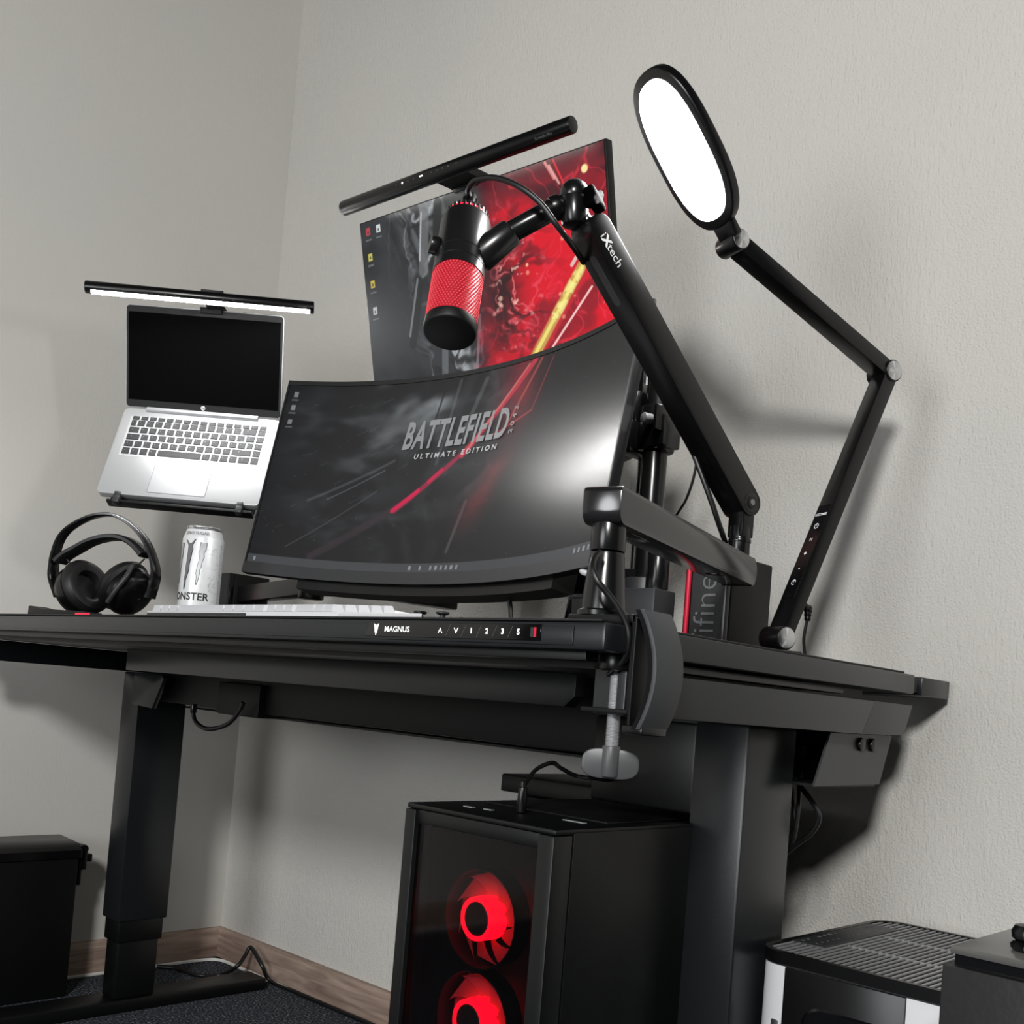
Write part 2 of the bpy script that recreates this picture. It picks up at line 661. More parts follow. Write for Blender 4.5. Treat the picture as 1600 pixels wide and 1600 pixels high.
# ================================================================== DESK
DX = -1.626
DY = 0.645
desk = thing('standing_desk', 'black steel standing desk with a control strip in its front edge', 'desk', (DX / 2, 0.35, 0))
g = G().box(DX, 0, 0.0, DY, H - 0.0255, H, 0.003)
top = part('tabletop', g, M_POWDER, desk)
g = G().box(DX + 0.03, -0.035, -0.0016, 0.002, H - 0.0215, H - 0.0045, 0.0006)
part('front_edge_strip', g, M_POWDER, desk)
# underside lip and skirts
g = G().box(DX + .03, -.03, .012, .03, H - .034, H - .0255, .001)
part('front_lip', g, M_POWDER2, desk)
for sx in (0, 1):
    x0 = -0.045 if sx == 0 else DX + 0.008
    g = G()
    M = axes((x0, 0, 0), (0, 1, 0), (0, 0, 1), (1, 0, 0))
    g.prism([(0.045, 0.705), (0.52, 0.703), (0.551, 0.7455), (0.045, 0.7455)], 0, 0.037, M, 0.0015)
    part('side_beam', g, M_POWDER, desk)
    g = G().prism([(0.5215, 0.703), (0.642, 0.7055), (0.663, 0.7455), (0.552, 0.7455)], 0.001, 0.036, M, 0.001)
    part('beam_end', g, M_TRAYM, desk)
    g = G().box(x0 + .006, x0 + .034, .09, .47, .7495, .7555, .001)
    part('side_slide', g, M_GREYPL, desk)
g = G().box(DX + .05, -.05, .05, .60, .7457, H - .0256)
part('under_frame', g, M_POWDER2, desk)
g = G()
M = axes((0, 0.19, 0), (1, 0, 0), (0, 0, 1), (0, -1, 0))
g.prism([(-1.25, .7075), (-.205, .7075), (-.19, .72), (-.19, .7455), (-1.25, .7455)], -0.02, 0, M, .001)
part('front_cross_beam', g, M_POWDER, desk)
g = G().box(-1.50, -.128, .365, .44, .648, .7455, .003)
part('motor_beam', g, M_BLACKM, desk)
g = G().box(-1.20, -1.06, .35, .45, .640, .7, .004)
part('control_box', G().box(-.29, -.1335, .352, .452, .592, .7, .004), M_POWDER2, desk)
part('motor_housing', g, M_BLACKM, desk)
for x0 in (-1.567, -0.132):
    lg = part('leg', G().box(x0, x0 + .073, .345, .455, .19, .7035, .004), M_POWDER, desk)
    part('leg_stage', G().box(x0 + .005, x0 + .068, .35, .45, .145, .2, .004), M_POWDER2, lg)
    part('leg_stage', G().box(x0 + .010, x0 + .063, .355, .445, .028, .15, .004), M_POWDER2, lg)
    fx0 = x0 - .005
    g = G().box(fx0, fx0 + .075, -.03, .722, 0.0, .028, .006)
    part('foot', g, M_POWDER2, desk)
# leg bracket facing the room on the far leg
M = axes((-1.50, .344, 0), (1, 0, 0), (0, 0, 1), (0, -1, 0))
g = G().prism([(0.0, .7035), (.112, .7035), (.122, .695), (.085, .634), (.0, .638)], 0.0, .010, M, .001)
part('leg_bracket', g, M_POWDER, desk)
# rear tray flap, end cap and cable trough
g = G().box(DX + .01, -.002, .672, .764, H - .026, H - .001, .002)
part('rear_cable_flap', g, M_POWDER, desk)
g = G().box(DX + .02, -.006, DY + .001, .671, H - .022, H - .004, .001)
part('flap_hinge', g, M_BLACKM, desk)
M = axes((-.055, 0, 0), (0, 1, 0), (0, 0, 1), (1, 0, 0))
g = G().prism([(.471, .702), (.640, .7035), (.612, .640), (.439, .638)], .028, .031, M)
tray = part('cable_tray_end', g, M_TRAYM, desk, 'grey slanted steel end plate of the cable tray')
for yy in (.548, .580):
    g = G().cyl((-.0255, yy, .690), (-.019, yy, .690), .0085, .0085, 16, .002)
    part('thumb_screw', g, M_BLACK, tray)
g = G().box(DX + .1, -.03, .45, .612, .6365, .640)
part('cable_tray_floor', g, M_POWDER2, desk)
g = G()
M = axes((DX + .1, 0, 0), (0, 1, 0), (0, 0, 1), (1, 0, 0))
g.prism([(.610, .6385), (.613, .6385), (.641, .7035), (.638, .7035)], 0, -DX - .13, M)
part('cable_tray_back', g, M_POWDER2, desk)

# control strip
px0, px1, pz0, pz1 = -.328, -.073, .7665, .7818
M = axes((0, -.0016, 0), (1, 0, 0), (0, 0, 1), (0, -1, 0))
panel = part('control_panel', G().prism([(px0, pz0), (px1, pz0), (px1, pz1), (px0 + .008, pz1)], 0, .0012, M, .0003), M_GLOSS, desk)


def on_panel(g, x, z, d=.0014):
    return g.warp(lambda p: (p.x + x, -.0016 - d - p.z, p.y + z))


zc = (pz0 + pz1) / 2
part('lettering', on_panel(text('MAGNUS', .0082, offset=.00004, sx=1.2), -.2755, zc), M_KEYLIT, panel)
g = G().add([(-.0042, .0058, 0), (0, .0042, 0), (.0042, .0058, 0), (.0024, -.0015, 0), (0, -.0072, 0), (-.0024, -.0015, 0)], [(0, 5, 1), (5, 4, 1), (1, 4, 3), (1, 3, 2)])
part('emblem', on_panel(g, -.3095, zc), M_KEYLIT, panel)
xs = [-.2085, -.1855, -.1640, -.1425, -.1215, -.1010]


def chevron(s):
    t = .0011
    v = [(-.0033, -.0028 * s, 0), (0, .0028 * s, 0), (.0033, -.0028 * s, 0), (.0022, -.0028 * s, 0), (0, .0008 * s, 0), (-.0022, -.0028 * s, 0)]
    return G().add(v, [(0, 1, 4, 5), (1, 2, 3, 4)])


part('up_arrow', on_panel(chevron(1), xs[0], zc), M_KEYLIT, panel)
part('down_arrow', on_panel(chevron(-1), xs[1], zc), M_KEYLIT, panel)
for x, c in zip(xs[2:], '123S'):
    part('key_symbol', on_panel(text(c, .0075, offset=.00022), x, zc), M_KEYLIT, panel)
for x in [(a + b) / 2 for a, b in zip(xs, xs[1:])]:
    g = G().add([(-.0032, -.0058, 0), (-.0028, -.0058, 0), (.0032, .0058, 0), (.0028, .0058, 0)], [(0, 1, 2, 3)])
    part('divider', on_panel(g, x, zc), M_PRINTG, panel)
part('usb_port', on_panel(G().box(-.0035, .0005, -.0045, .0045, 0, .0006), -.0815, zc), M_GREYPL, panel)
part('usb_tongue', on_panel(G().box(.0010, .0035, -.0045, .0045, 0, .0008), -.0815, zc), M_RED, panel)

# mat
g = G().box(DX + .002, -.004, -.001, .62, H, H + .0025, .0009)
single('desk_mat', g, M_MAT, 'thin black mat covering the whole desk top', 'desk mat')
HM = H + .0025

# ================================================================== SCREEN PICTURES
def lin(c):
    c = np.asarray(c, float) / 255
    return np.where(c <= .04045, c / 12.92, ((c + .055) / 1.055) ** 2.4)


def vnoise(s, t, sx, sy, seed):
    rs = np.random.RandomState(seed)
    T = rs.rand(64, 64)
    x, y = s * sx, t * sy
    xi, yi = np.floor(x).astype(int), np.floor(y).astype(int)
    fx, fy = x - xi, y - yi
    fx, fy = fx * fx * (3 - 2 * fx), fy * fy * (3 - 2 * fy)
    a, b = T[yi % 64, xi % 64], T[yi % 64, (xi + 1) % 64]
    c, d = T[(yi + 1) % 64, xi % 64], T[(yi + 1) % 64, (xi + 1) % 64]
    return (a * (1 - fx) + b * fx) * (1 - fy) + (c * (1 - fx) + d * fx) * fy


def fbm(s, t, sx, sy, seed):
    return sum(vnoise(s, t, sx * 2 ** k, sy * 2 ** k, seed + k) * .5 ** (k + 1) for k in range(4))


def sst(a, b, x):
    x = np.clip((x - a) / (b - a), 0, 1)
    return x * x * (3 - 2 * x)


def seg_d(s, t, x0, y0, x1, y1, asp):
    dx, dy = (x1 - x0) * asp, y1 - y0
    px_, py_ = (s - x0) * asp, t - y0
    L = math.hypot(dx, dy)
    u = (px_ * dx + py_ * dy) / (L * L)
    uc = np.clip(u, 0, 1)
    d = np.hypot(px_ - uc * dx, py_ - uc * dy)
    return d, u


def blend(img, col, a):
    a = np.clip(a, 0, 1)[..., None]
    return img * (1 - a) + np.asarray(col, float) * a


def stroke(img, s, t, p, col, w, a, asp, soft=.6):
    for q0, q1 in zip(p, p[1:]):
        d, u = seg_d(s, t, q0[0], q0[1], q1[0], q1[1], asp)
        img = blend(img, col, a * (1 - sst(w * (1 - soft), w, d)))
    return img


def picture_upper(s, t):
    """generic abstract wallpaper: brushed grey shapes on the left, red embers on the right"""
    asp = 16 / 9
    img = np.zeros(s.shape + (3,)) + np.array([40, 43, 47.])
    n = fbm(s, t, 5, 4, 3)
    img = blend(img, (18, 20, 22), .7 * sst(.45, .65, n))
    # grey brushed column in the middle left
    band = np.exp(-((s - .36 - .06 * np.sin(t * 5)) / .13) ** 2)
    n2 = fbm(s * 1.6 + t * .35, t * .7, 16, 3, 9)
    img = blend(img, (112, 116, 118), band * sst(.42, .62, n2) * .75)
    img = blend(img, (20, 21, 23), band * sst(.50, .66, fbm(s + t * .2, t, 9, 5, 21)) * .8)
    rs = np.random.RandomState(5)
    wx_, wy_ = fbm(s, t, 4, 3, 200), fbm(s, t, 4, 3, 210)
    rg = 1 - np.abs(2 * fbm(s + .30 * wx_, t * .8 + .30 * wy_, 9, 5, 220) - .94) * 7
    img = blend(img, (196, 200, 202), band * sst(.35, 1.0, rg) * .8)
    rg2 = 1 - np.abs(2 * fbm(s + .25 * wy_, t + .3 * wx_, 7, 6, 240) - .94) * 5
    img = blend(img, (12, 13, 14), band * sst(.3, 1.0, rg2) * .85)
    # slanted plates
    for (x0, y0, x1, y1, wd, c, al) in ((.275, .64, .30, .98, .045, (105, 108, 110), .8), (.335, .66, .36, .97, .040, (26, 28, 30), .9),
                                       (.20, .25, .255, .58, .035, (22, 24, 26), .8), (.19, .30, .245, .60, .010, (170, 174, 176), .55),
                                       (.262, .70, .285, .95, .007, (205, 208, 210), .7), (.33, .0, .35, .30, .030, (120, 124, 126), .6),
                                       (.47, .02, .50, .32, .012, (175, 178, 180), .5)):
        img = stroke(img, s, t, [(x0, y0), (x1, y1)], c, wd, al, asp, .35)
    # dull gold-green smoke at the top centre
    img = blend(img, (128, 132, 108), .65 * np.exp(-(((s - .47) / .07) ** 2 + ((t - .86) / .12) ** 2)) * (.5 + fbm(s, t, 12, 8, 40)))
    # red field
    edge = .50 + .10 * (fbm(s, t, 4, 4, 50) - .5) * 2 - .02 * np.sin(t * 9)
    red = sst(edge - .02, edge + .10, s)
    n3 = fbm(s, t, 6, 5, 60)
    img = blend(img, (150, 8, 30), red)
    img = blend(img, (218, 0, 32), red * sst(.42, .58, n3))
    img = blend(img, (66, 8, 20), red * sst(.50, .66, fbm(s, t, 5, 6, 71)) * .95)
    img = blend(img, (28, 10, 14), red * .9 * np.exp(-(((s - .58) / .08) ** 2 + ((t - .40) / .26) ** 2)))
    img = blend(img, (70, 22, 30), red * .75 * sst(.80, 1.0, t))
    core = np.exp(-(((s - .64) / .13) ** 2 + ((t - .42) / .32) ** 2))
    rg = 1 - np.abs(2 * fbm(s + .22 * wx_, t + .25 * wy_, 11, 8, 260) - .94) * 7
    img = blend(img, (240, 120, 120), red * core * sst(.35, 1.0, rg) * .85)
    rg2 = 1 - np.abs(2 * fbm(s + .2 * wy_, t + .2 * wx_, 9, 9, 280) - .94) * 5
    img = blend(img, (38, 4, 10), red * core * sst(.2, .9, rg2) * .9)
    rg3 = 1 - np.abs(2 * fbm(s + .3 * wy_, t * .7, 14, 5, 300) - .94) * 8
    img = blend(img, (250, 60, 76), red * (1 - core) * sst(.4, 1.0, rg3) * .5)
    hot = sst(.62, .72, fbm(s, t, 34, 26, 320))
    img = blend(img, (252, 214, 190), red * core * hot * .8)
    # broad yellow slash
    for (x0, y0, x1, y1, wd, c, al) in ((.66, -.05, .99, .60, .055, (196, 30, 44), .9), (.66, -.05, .985, .62, .036, (198, 176, 84), .85),
                                       (.665, -.03, .985, .61, .014, (240, 226, 120), .9), (.70, -.05, .93, .33, .008, (250, 205, 200), .95),
                                       (.865, .46, .965, .64, .014, (225, 205, 195), .9), (.822, .90, .792, .99, .010, (240, 160, 150), .8), (.838, .87, .806, .97, .008, (245, 190, 180), .8),
                                       (.855, .86, .822, .99, .006, (235, 40, 50), .9)):
        img = stroke(img, s, t, [(x0, y0), (x1, y1)], c, wd, al, asp, .4)
    n5 = fbm(s, t, 30, 18, 90)
    d, _ = seg_d(s, t, .66, -.05, .985, .62, asp)
    img = blend(img, (250, 240, 150), (1 - sst(.015, .04, d)) * sst(.52, .62, n5) * .8)
    for k in range(16):
        x, y, r0 = .70 + rs.rand() * .28, .08 + rs.rand() * .85, .005 + rs.rand() * .012
        d = np.hypot((s - x) * asp, t - y)
        img = blend(img, (250, 200, 150), (1 - sst(r0 * .5, r0, d)) * (.4 + .5 * rs.rand()))
    d = np.hypot((s - .93) * asp, t - .90)
    img = blend(img, (248, 232, 160), 1 - sst(.016, .026, d))
    # desktop icons
    icons = [(.035, .945, (190, 60, 70)), (.085, .945, (225, 228, 230)), (.035, .80, (205, 200, 90)), (.035, .645, (215, 185, 70)), (.035, .49, (190, 195, 200)),
             (.035, .035, (180, 184, 186)), (.085, .045, (226, 196, 96))]
    for x, y, c in icons:
        ax, ay = np.abs(s - x) * asp, np.abs(t - y)
        img = blend(img, c, ((ax < .017) & (ay < .022)) * .9)
        img = blend(img, (40, 40, 42), ((ax < .007) & (np.abs(t - y + .004) < .008)) * .8)
        img = blend(img, (150, 152, 154), ((ax < .026) & (np.abs(t - y + .048) < .005)) * .55)
    return img


def picture_lower(s, t):
    """generic abstract wallpaper: stormy charcoal with one red streak; taskbar along the foot"""
    asp = 21 / 9
    img = np.zeros(s.shape + (3,)) + np.array([12, 14, 16.])
    n = fbm(s - t * .25, t, 5, 4, 130)
    cloud = np.exp(-(((s - .30) / .22) ** 2 + ((t - .82) / .28) ** 2)) + .7 * np.exp(-(((s - .50) / .12) ** 2 + ((t - .9) / .3) ** 2))
    img = blend(img, (140, 145, 148), cloud * sst(.38, .62, n) * .8)
    smoke = np.exp(-(((s - .47 - (t - .5) * .1) / .13) ** 2 + ((t - .62) / .40) ** 2))
    wv = fbm(s, t, 5, 3, 135)
    img = blend(img, (128, 132, 135), smoke * sst(.42, .64, fbm(s * 1.3 + .25 * wv, t * .6 + .2 * wv, 12, 4, 137)) * .75)
    img = blend(img, (8, 9, 10), smoke * sst(.48, .62, fbm(s + .2 * wv, t, 10, 5, 139)) * .8)
    img = blend(img, (84, 88, 90), .6 * sst(.40, .66, fbm(s + t * .5, t - s * .3, 6, 6, 145)) * np.exp(-((s - .28) / .24) ** 2))
    img = blend(img, (12, 14, 16), sst(.5, .68, fbm(s, t, 4, 5, 140)) * .7)
    img = blend(img, (70, 73, 76), .5 * np.exp(-(((s - .24) / .16) ** 2 + ((t - .42) / .10) ** 2)) * sst(.4, .6, fbm(s + t * .3, t, 9, 8, 150)))
    rs = np.random.RandomState(8)
    for k in range(26):
        x, y = .05 + rs.rand() * .42, .15 + rs.rand() * .75
        L, a = .01 + rs.rand() * .03, math.radians(30 + rs.rand() * 25)
        img = stroke(img, s, t, [(x, y), (x + math.cos(a) * L / asp * 2, y + math.sin(a) * L)], (110, 114, 116), .0024, .35, asp)
    for (x0, y0, x1, y1, wd, c, al) in ((.12, .36, .33, .58, .012, (85, 88, 90), .6), (.17, .37, .31, .53, .005, (135, 138, 140), .5), (.09, .10, .30, .42, .005, (75, 78, 80), .7),
                                       (.42, .35, .50, .98, .05, (44, 47, 50), .5), (.45, .55, .47, .98, .014, (96, 100, 102), .5), (.51, .70, .545, .96, .022, (110, 112, 114), .5),
                                       (.535, .10, .56, .34, .016, (92, 94, 96), .6), (.405, .55, .43, .95, .008, (10, 11, 12), .8)):
        img = stroke(img, s, t, [(x0, y0), (x1, y1)], c, wd, al, asp, .7)
    # red haze and streak
    img = blend(img, (150, 30, 48), .75 * np.exp(-(((s - .655 + (t - .85) * .02) / .055) ** 2 + ((t - .90) / .22) ** 2)) * (.5 + fbm(s, t, 7, 5, 170)))
    img = blend(img, (140, 42, 48), .62 * np.exp(-(((s - .61 - (t - .4) * .22) / .040) ** 2 + ((t - .40) / .16) ** 2)) * (.5 + fbm(s, t, 12, 10, 180)))
    for (x0, y0, x1, y1, wd, c, al) in ((.16, .06, .40, .38, .030, (52, 40, 46), .7), (.36, .315, .56, .66, .020, (150, 22, 60), .95), (.52, .58, .68, .99, .022, (196, 48, 66), .9), (.53, .60, .665, .98, .008, (214, 130, 120), .7),
                                       (.355, .315, .415, .415, .017, (206, 8, 72), 1.0), (.44, .46, .47, .515, .015, (200, 10, 68), .9),
                                       (.63, .68, .70, .99, .010, (190, 100, 80), .6), (.60, .66, .70, .74, .006, (200, 60, 66), .7), (.70, .74, .735, .98, .006, (170, 50, 60), .6)):
        img = stroke(img, s, t, [(x0, y0), (x1, y1)], c, wd, al, asp, .55)
    # matt panel dust
    for k in range(60):
        x, y = rs.rand(), rs.rand()
        d = np.hypot((s - x) * asp, t - y)
        img = blend(img, (120, 122, 124), (1 - sst(.001, .0035, d)) * .6)
    # taskbar and icons
    img = blend(img, (66, 69, 72), ((t < .042)) * .95)
    for x in [.018, .44, .47, .50, .515, .53, .545, .56, .575, .93, .945, .96, .975]:
        img = blend(img, (185, 188, 190), ((np.abs(s - x) * asp < .007) & (np.abs(t - .021) < .009)) * .6)
    for y in (.945, .87, .79):
        img = blend(img, (190, 194, 196), ((np.abs(s - .022) * asp < .012) & (np.abs(t - y) < .014)) * .6)
        img = blend(img, (130, 134, 136), ((np.abs(s - .022) * asp < .02) & (np.abs(t - y + .03) < .004)) * .6)
    return img


def screen_mesh(name, nx, ny, fn, picture, material, parent):
    s, t = np.meshgrid(np.linspace(0, 1, nx + 1), np.linspace(0, 1, ny + 1))
    inv = ROOTINV[root_of(parent).name]
    v = [tuple(inv @ Vector(fn(a, b))) for a, b in zip(s.ravel(), t.ravel())]
    f = []
    for j in range(ny):
        for i in range(nx):
            k = j * (nx + 1) + i
            f.append((k, k + 1, k + nx + 2, k + nx + 1))
    me = bpy.data.meshes.new(name)
    me.from_pydata(v, [], f)
    me.materials.append(material)
    img = lin(picture(s, t))
    at = me.attributes.new('picture', 'FLOAT_COLOR', 'POINT')
    rgba = np.ones((img.shape[0] * img.shape[1], 4), np.float32)
    rgba[:, :3] = img.reshape(-1, 3)
    at.data.foreach_set('color', rgba.ravel())
    me.shade_smooth()
    o = bpy.data.objects.new(name, me)
    COL.objects.link(o)
    o.parent = parent
    return o


# ================================================================== CURVED ULTRAWIDE
CW, CH, CR = .81, .3586, 1.006
cmF = frame((-.662, .372, .8766), eul(.011, .167, .012))
cmon = thing('curved_monitor', 'wide curved black monitor with a dark wallpaper reading BATTLEFIELD', 'monitor', cmF)


def CS(u, v, d=0.0):
    a = u / CR
    r = CR + d
    return cmF @ Vector((r * math.sin(a), -CR + r * math.cos(a), v))


def shell(us, vs, d0, d1):
    """closed curved slab between depth d0 (front) and d1(u,v) (back)"""
    g = G()
    n, k = len(us), len(vs)
    F = [[len(g.v) + j * n + i for i in range(n)] for j in range(k)]
    for v_ in vs:
        for u in us:
            g.v.append(CS(u, v_, d0))
    B = [[n * k + j * n + i for i in range(n)] for j in range(k)]
    for v_ in vs:
        for u in us:
            g.v.append(CS(u, v_, d1(u, v_)))
    for j in range(k - 1):
        for i in range(n - 1):
            g.f.append((F[j][i], F[j][i + 1], F[j + 1][i + 1], F[j + 1][i]))
            g.f.append((B[j][i], B[j + 1][i], B[j + 1][i + 1], B[j][i + 1]))
    for i in range(n - 1):
        g.f.append((F[0][i], B[0][i], B[0][i + 1], F[0][i + 1]))
        g.f.append((F[k - 1][i], F[k - 1][i + 1], B[k - 1][i + 1], B[k - 1][i]))
    for j in range(k - 1):
        g.f.append((F[j][0], F[j + 1][0], B[j + 1][0], B[j][0]))
        g.f.append((F[j][n - 1], B[j][n - 1], B[j + 1][n - 1], F[j + 1][n - 1]))
    return g


us = [(-.5 + i / 40) * CW for i in range(41)]
vs = [CH * j / 10 for j in range(11)]
part('housing', shell(us, vs, .001, lambda u, v: .014 + .034 * max(0, 1 - abs(2 * u / CW) ** 3) * max(0, 1 - abs(2 * v / CH - 1) ** 4)), M_BLACKM, cmon)
cscr = screen_mesh('screen', 560, 240, lambda s, t: CS((-.5 + s) * (CW - .008), .0205 + t * (CH - .0285), 0.0002), picture_lower, screen_material('screen_lower', .26, .9), cmon)
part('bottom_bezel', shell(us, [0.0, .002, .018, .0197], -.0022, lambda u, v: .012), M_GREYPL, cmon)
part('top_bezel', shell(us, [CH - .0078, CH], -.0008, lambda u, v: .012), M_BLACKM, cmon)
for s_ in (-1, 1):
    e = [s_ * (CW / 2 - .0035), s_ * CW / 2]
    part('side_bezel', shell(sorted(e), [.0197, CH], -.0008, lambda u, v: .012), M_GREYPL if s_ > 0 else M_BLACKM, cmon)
# lower rear skirt
g = shell([(-.36 + .72 * i / 24) * CW for i in range(25)], [-.016, .03], .008, lambda u, v: .045)
part('rear_skirt', g, M_BLACK, cmon)
part('joystick', G().ball((0, 0, 0), 1, 12, (.009, .006, .0045), frame(CS(.375, -.004, .006), eul(0, 0, .3))), M_WHITEPL, cmon, 'small white control stick')
part('stand_plate', G().box(-.06, .06, .04, .085, .12, .24, .006, M=cmF), M_BLACK, cmon)


def on_curved(g, u, v, rot=0.0, d=-.0012):
    c, s_ = math.cos(rot), math.sin(rot)
    return g.warp(lambda p: CS(u + p.x * c - p.y * s_, v + p.x * s_ + p.y * c, d))


M_TITLE = mat('screen_title_grey', (0.02, 0.02, 0.02), .4, emit=(.21, .215, .22), estr=1.0)
M_SUB = mat('screen_subtitle', (0.02, 0.02, 0.02), .4, emit=(.42, .43, .44), estr=1.0)
# title found at pixels (632..796, 640..705)
part('title', on_curved(fit(text('BATTLEFIELD', .060, shear=.20, offset=.0016, spacing=1.12), .236, .049), -.007, .2545), M_TITLE, cscr)
part('subtitle', on_curved(fit(text('ULTIMATE EDITION', .0125, shear=.1, offset=.0003, spacing=1.6), .188, .0088), .001, .2168), M_SUB, cscr)
part('title_year', on_curved(fit(text('2042', .013, spacing=1.7, offset=.0002), .044, .0090), .1225, .256, math.pi / 2 - .10), M_TITLE, cscr)

# ================================================================== FLAT UPPER MONITOR
UW, UH = .54, .318
umF = frame((-.706, .504, 1.2335), eul(.066, -.231, -.011))
umon = thing('flat_monitor', 'flat black monitor tilted forward above, showing a red and grey picture', 'monitor', umF)
part('housing', G().box(-UW / 2, UW / 2, .001, .018, 0, UH, .002, M=umF).box(-.17, .17, .017, .05, .05, .25, .01, M=umF), M_BLACKM, umon)
part('bezel', G().box(-UW / 2, UW / 2, -.001, .004, 0, .0145, .0008, M=umF), M_GREYPL, umon)
screen_mesh('screen', 460, 259, lambda s, t: umF @ Vector(((-.5 + s) * (UW - .007), -.0003, .0148 + t * (UH - .0178))), picture_upper, screen_material('screen_upper', .34, 1.0), umon)
part('vesa_plate', G().box(-.055, .055, .05, .062, .10, .21, .003, M=umF), M_BLACK, umon)

# light bar on the upper monitor: hexagonal-ish tube lying above its top edge
b0, b1 = on(1, .365, 537, 326), on(1, .398, 896, 194)
bd = (b1 - b0).normalized()
bmid = (b0 + b1) / 2
bar = thing('monitor_light_bar', 'long black light bar clipped above the red and grey monitor', 'light bar', bmid)
part('tube', G().cyl(b0, b1, .0125, .0125, 26, .0025), M_BLACK, bar)
# slanted clip down to the monitor
topc = umF @ Vector((-.02, .0, UH))
fwd = (umF.to_3x3() @ Vector((0, -1, 0))).normalized()
upv = (umF.to_3x3() @ Vector((0, 0, 1))).normalized()
rgt = bd
c0 = bmid - upv * .008
g = G()
v = [c0 - rgt * .034 + fwd * .004, c0 + rgt * .034 + fwd * .004, topc + rgt * .050 - fwd * .006, topc - rgt * .018 - fwd * .006]
v2 = [p + (upv * .012 - fwd * .006) for p in v]
g.add(v + v2, [(0, 1, 2, 3), (7, 6, 5, 4), (0, 4, 5, 1), (1, 5, 6, 2), (2, 6, 7, 3), (3, 7, 4, 0)])
clip = part('clip', g, M_BLACKM, bar)
part('hook', G().box(-.040, .030, -.0045, .030, UH + .0005, UH + .007, .001, M=umF).box(-.040, .030, .019, .040, UH - .03, UH + .007, .001, M=umF).box(-.034, .02, -.0045, -.0015, UH - .006, UH + .004, .0008, M=umF), M_BLACKM, bar)
# LED strip on the underside
dn = (-upv * .12 - fwd * .99).normalized()
g = G()
a_, c_ = b0 + bd * .02 + dn * .0123, b1 - bd * .02 + dn * .0123
sd = dn.cross(bd).normalized() * .005
g.add([a_ - sd, a_ + sd, c_ + sd, c_ - sd], [(0, 1, 2, 3)])
part('led_strip', g, M_LEDBAR2, bar)
# touch symbols along the front of the tube and small print at its end
tow = (CAM - bmid).normalized()
tow = (tow - bd * tow.dot(bd)).normalized()
sidev = bd
upt = tow.cross(bd).normalized()
if upt.z < 0:
    upt = -upt


def on_bar(g, f, h=0.0):
    o = b0 + (b1 - b0) * f

    def w_(p):
        a = (p.y + h) / .0125
        return o + sidev * p.x + tow * (.0128 * math.cos(a)) + upt * (.0128 * math.sin(a))
    return g.warp(w_)


part('mode_light', on_bar(G().add([(-.004, -.0011, 0), (.004, -.0011, 0), (.004, .0011, 0), (-.004, .0011, 0)], [(0, 1, 2, 3)]), .405, .006), M_KEYLIT, bar)
part('power_light', on_bar(G().add([(.0019 * math.cos(k), .0019 * math.sin(k), 0) for k in [i * .628 for i in range(10)]], [tuple(range(10))]), .318, .006), M_KEYLIT, bar)
for f_ in (.29, .345, .37, .45, .475, .50, .525, .56):
    part('touch_symbol', on_bar(G().add([(-.0009, -.0009, 0), (.0009, -.0009, 0), (.0009, .0009, 0), (-.0009, .0009, 0)], [(0, 1, 2, 3)]), f_, .006), M_PRINTG, bar)
part('lettering', on_bar(text('ScreenBar Pro', .0055), .905, -.001), M_PRINTG, bar)

# ================================================================== MONITOR ARM
polex, poley = -.316, .47
arm = thing('monitor_stand', 'black double monitor stand with a round pole behind the curved monitor', 'monitor stand', (polex, poley, HM))
part('desk_clamp_base', G().box(polex - .05, polex + .05, poley - .05, poley + .05, HM, HM + .012, .004), M_SATIN, arm)
part('pole', G().cyl((polex, poley, HM + .012), (polex - .001, poley, 1.195), .0178, .0178, 32, .002), M_SATIN, arm)
# lower collar and the block beside it
lc = part('lower_collar', G().cyl((polex, poley, HM + .014), (polex, poley, .812), .02, .02, 32).cyl((polex, poley, .812), (polex, poley, .892), .030, .030, 36, .002), M_GREYPL, arm)
g = G().box(polex - .005, polex + .062, poley - .060, poley - .012, .818, .872, .003)
part('arm_block', g, M_GREYPL, arm)
part('arm_pivot', G().cyl((polex + .042, poley - .03, .872), (polex + .042, poley - .03, .925), .0155, .0155, 24, .002), M_SATIN, arm)
# upper clamp collar with its bolt
pc = on(1, poley, 1024, 672)
zc_ = pc.z
uc = part('upper_collar', G().cyl((polex, poley, zc_ - .032), (polex, poley, zc_ + .030), .026, .026, 32, .002).box(polex + .004, polex + .034, poley - .03, poley + .01, zc_ - .03, zc_ + .012, .002), M_SATIN, arm)
part('collar_bolt', G().cyl((polex + .012, poley - .030, zc_ + .006), (polex + .008, poley - .044, zc_ + .006), .007, .007, 16, .001), M_STEEL, uc)
part('collar_lever', G().box(polex + .026, polex + .031, poley - .045, poley - .01, zc_ - .012, zc_ + .022, .001), M_BLACK, uc)
part('arm_joint', G().box(polex - .046, polex - .018, poley - .035, poley + .03, zc_ - .035, zc_ + .01, .004).cyl((polex - .034, poley - .01, zc_ + .01), (polex - .034, poley - .01, zc_ + .055), .012, .012, 20, .001).cyl((polex - .034, poley - .01, zc_ + .055), (polex - .034, poley - .01, zc_ + .115), .0095, .0095, 20, .001), M_SATIN, arm)
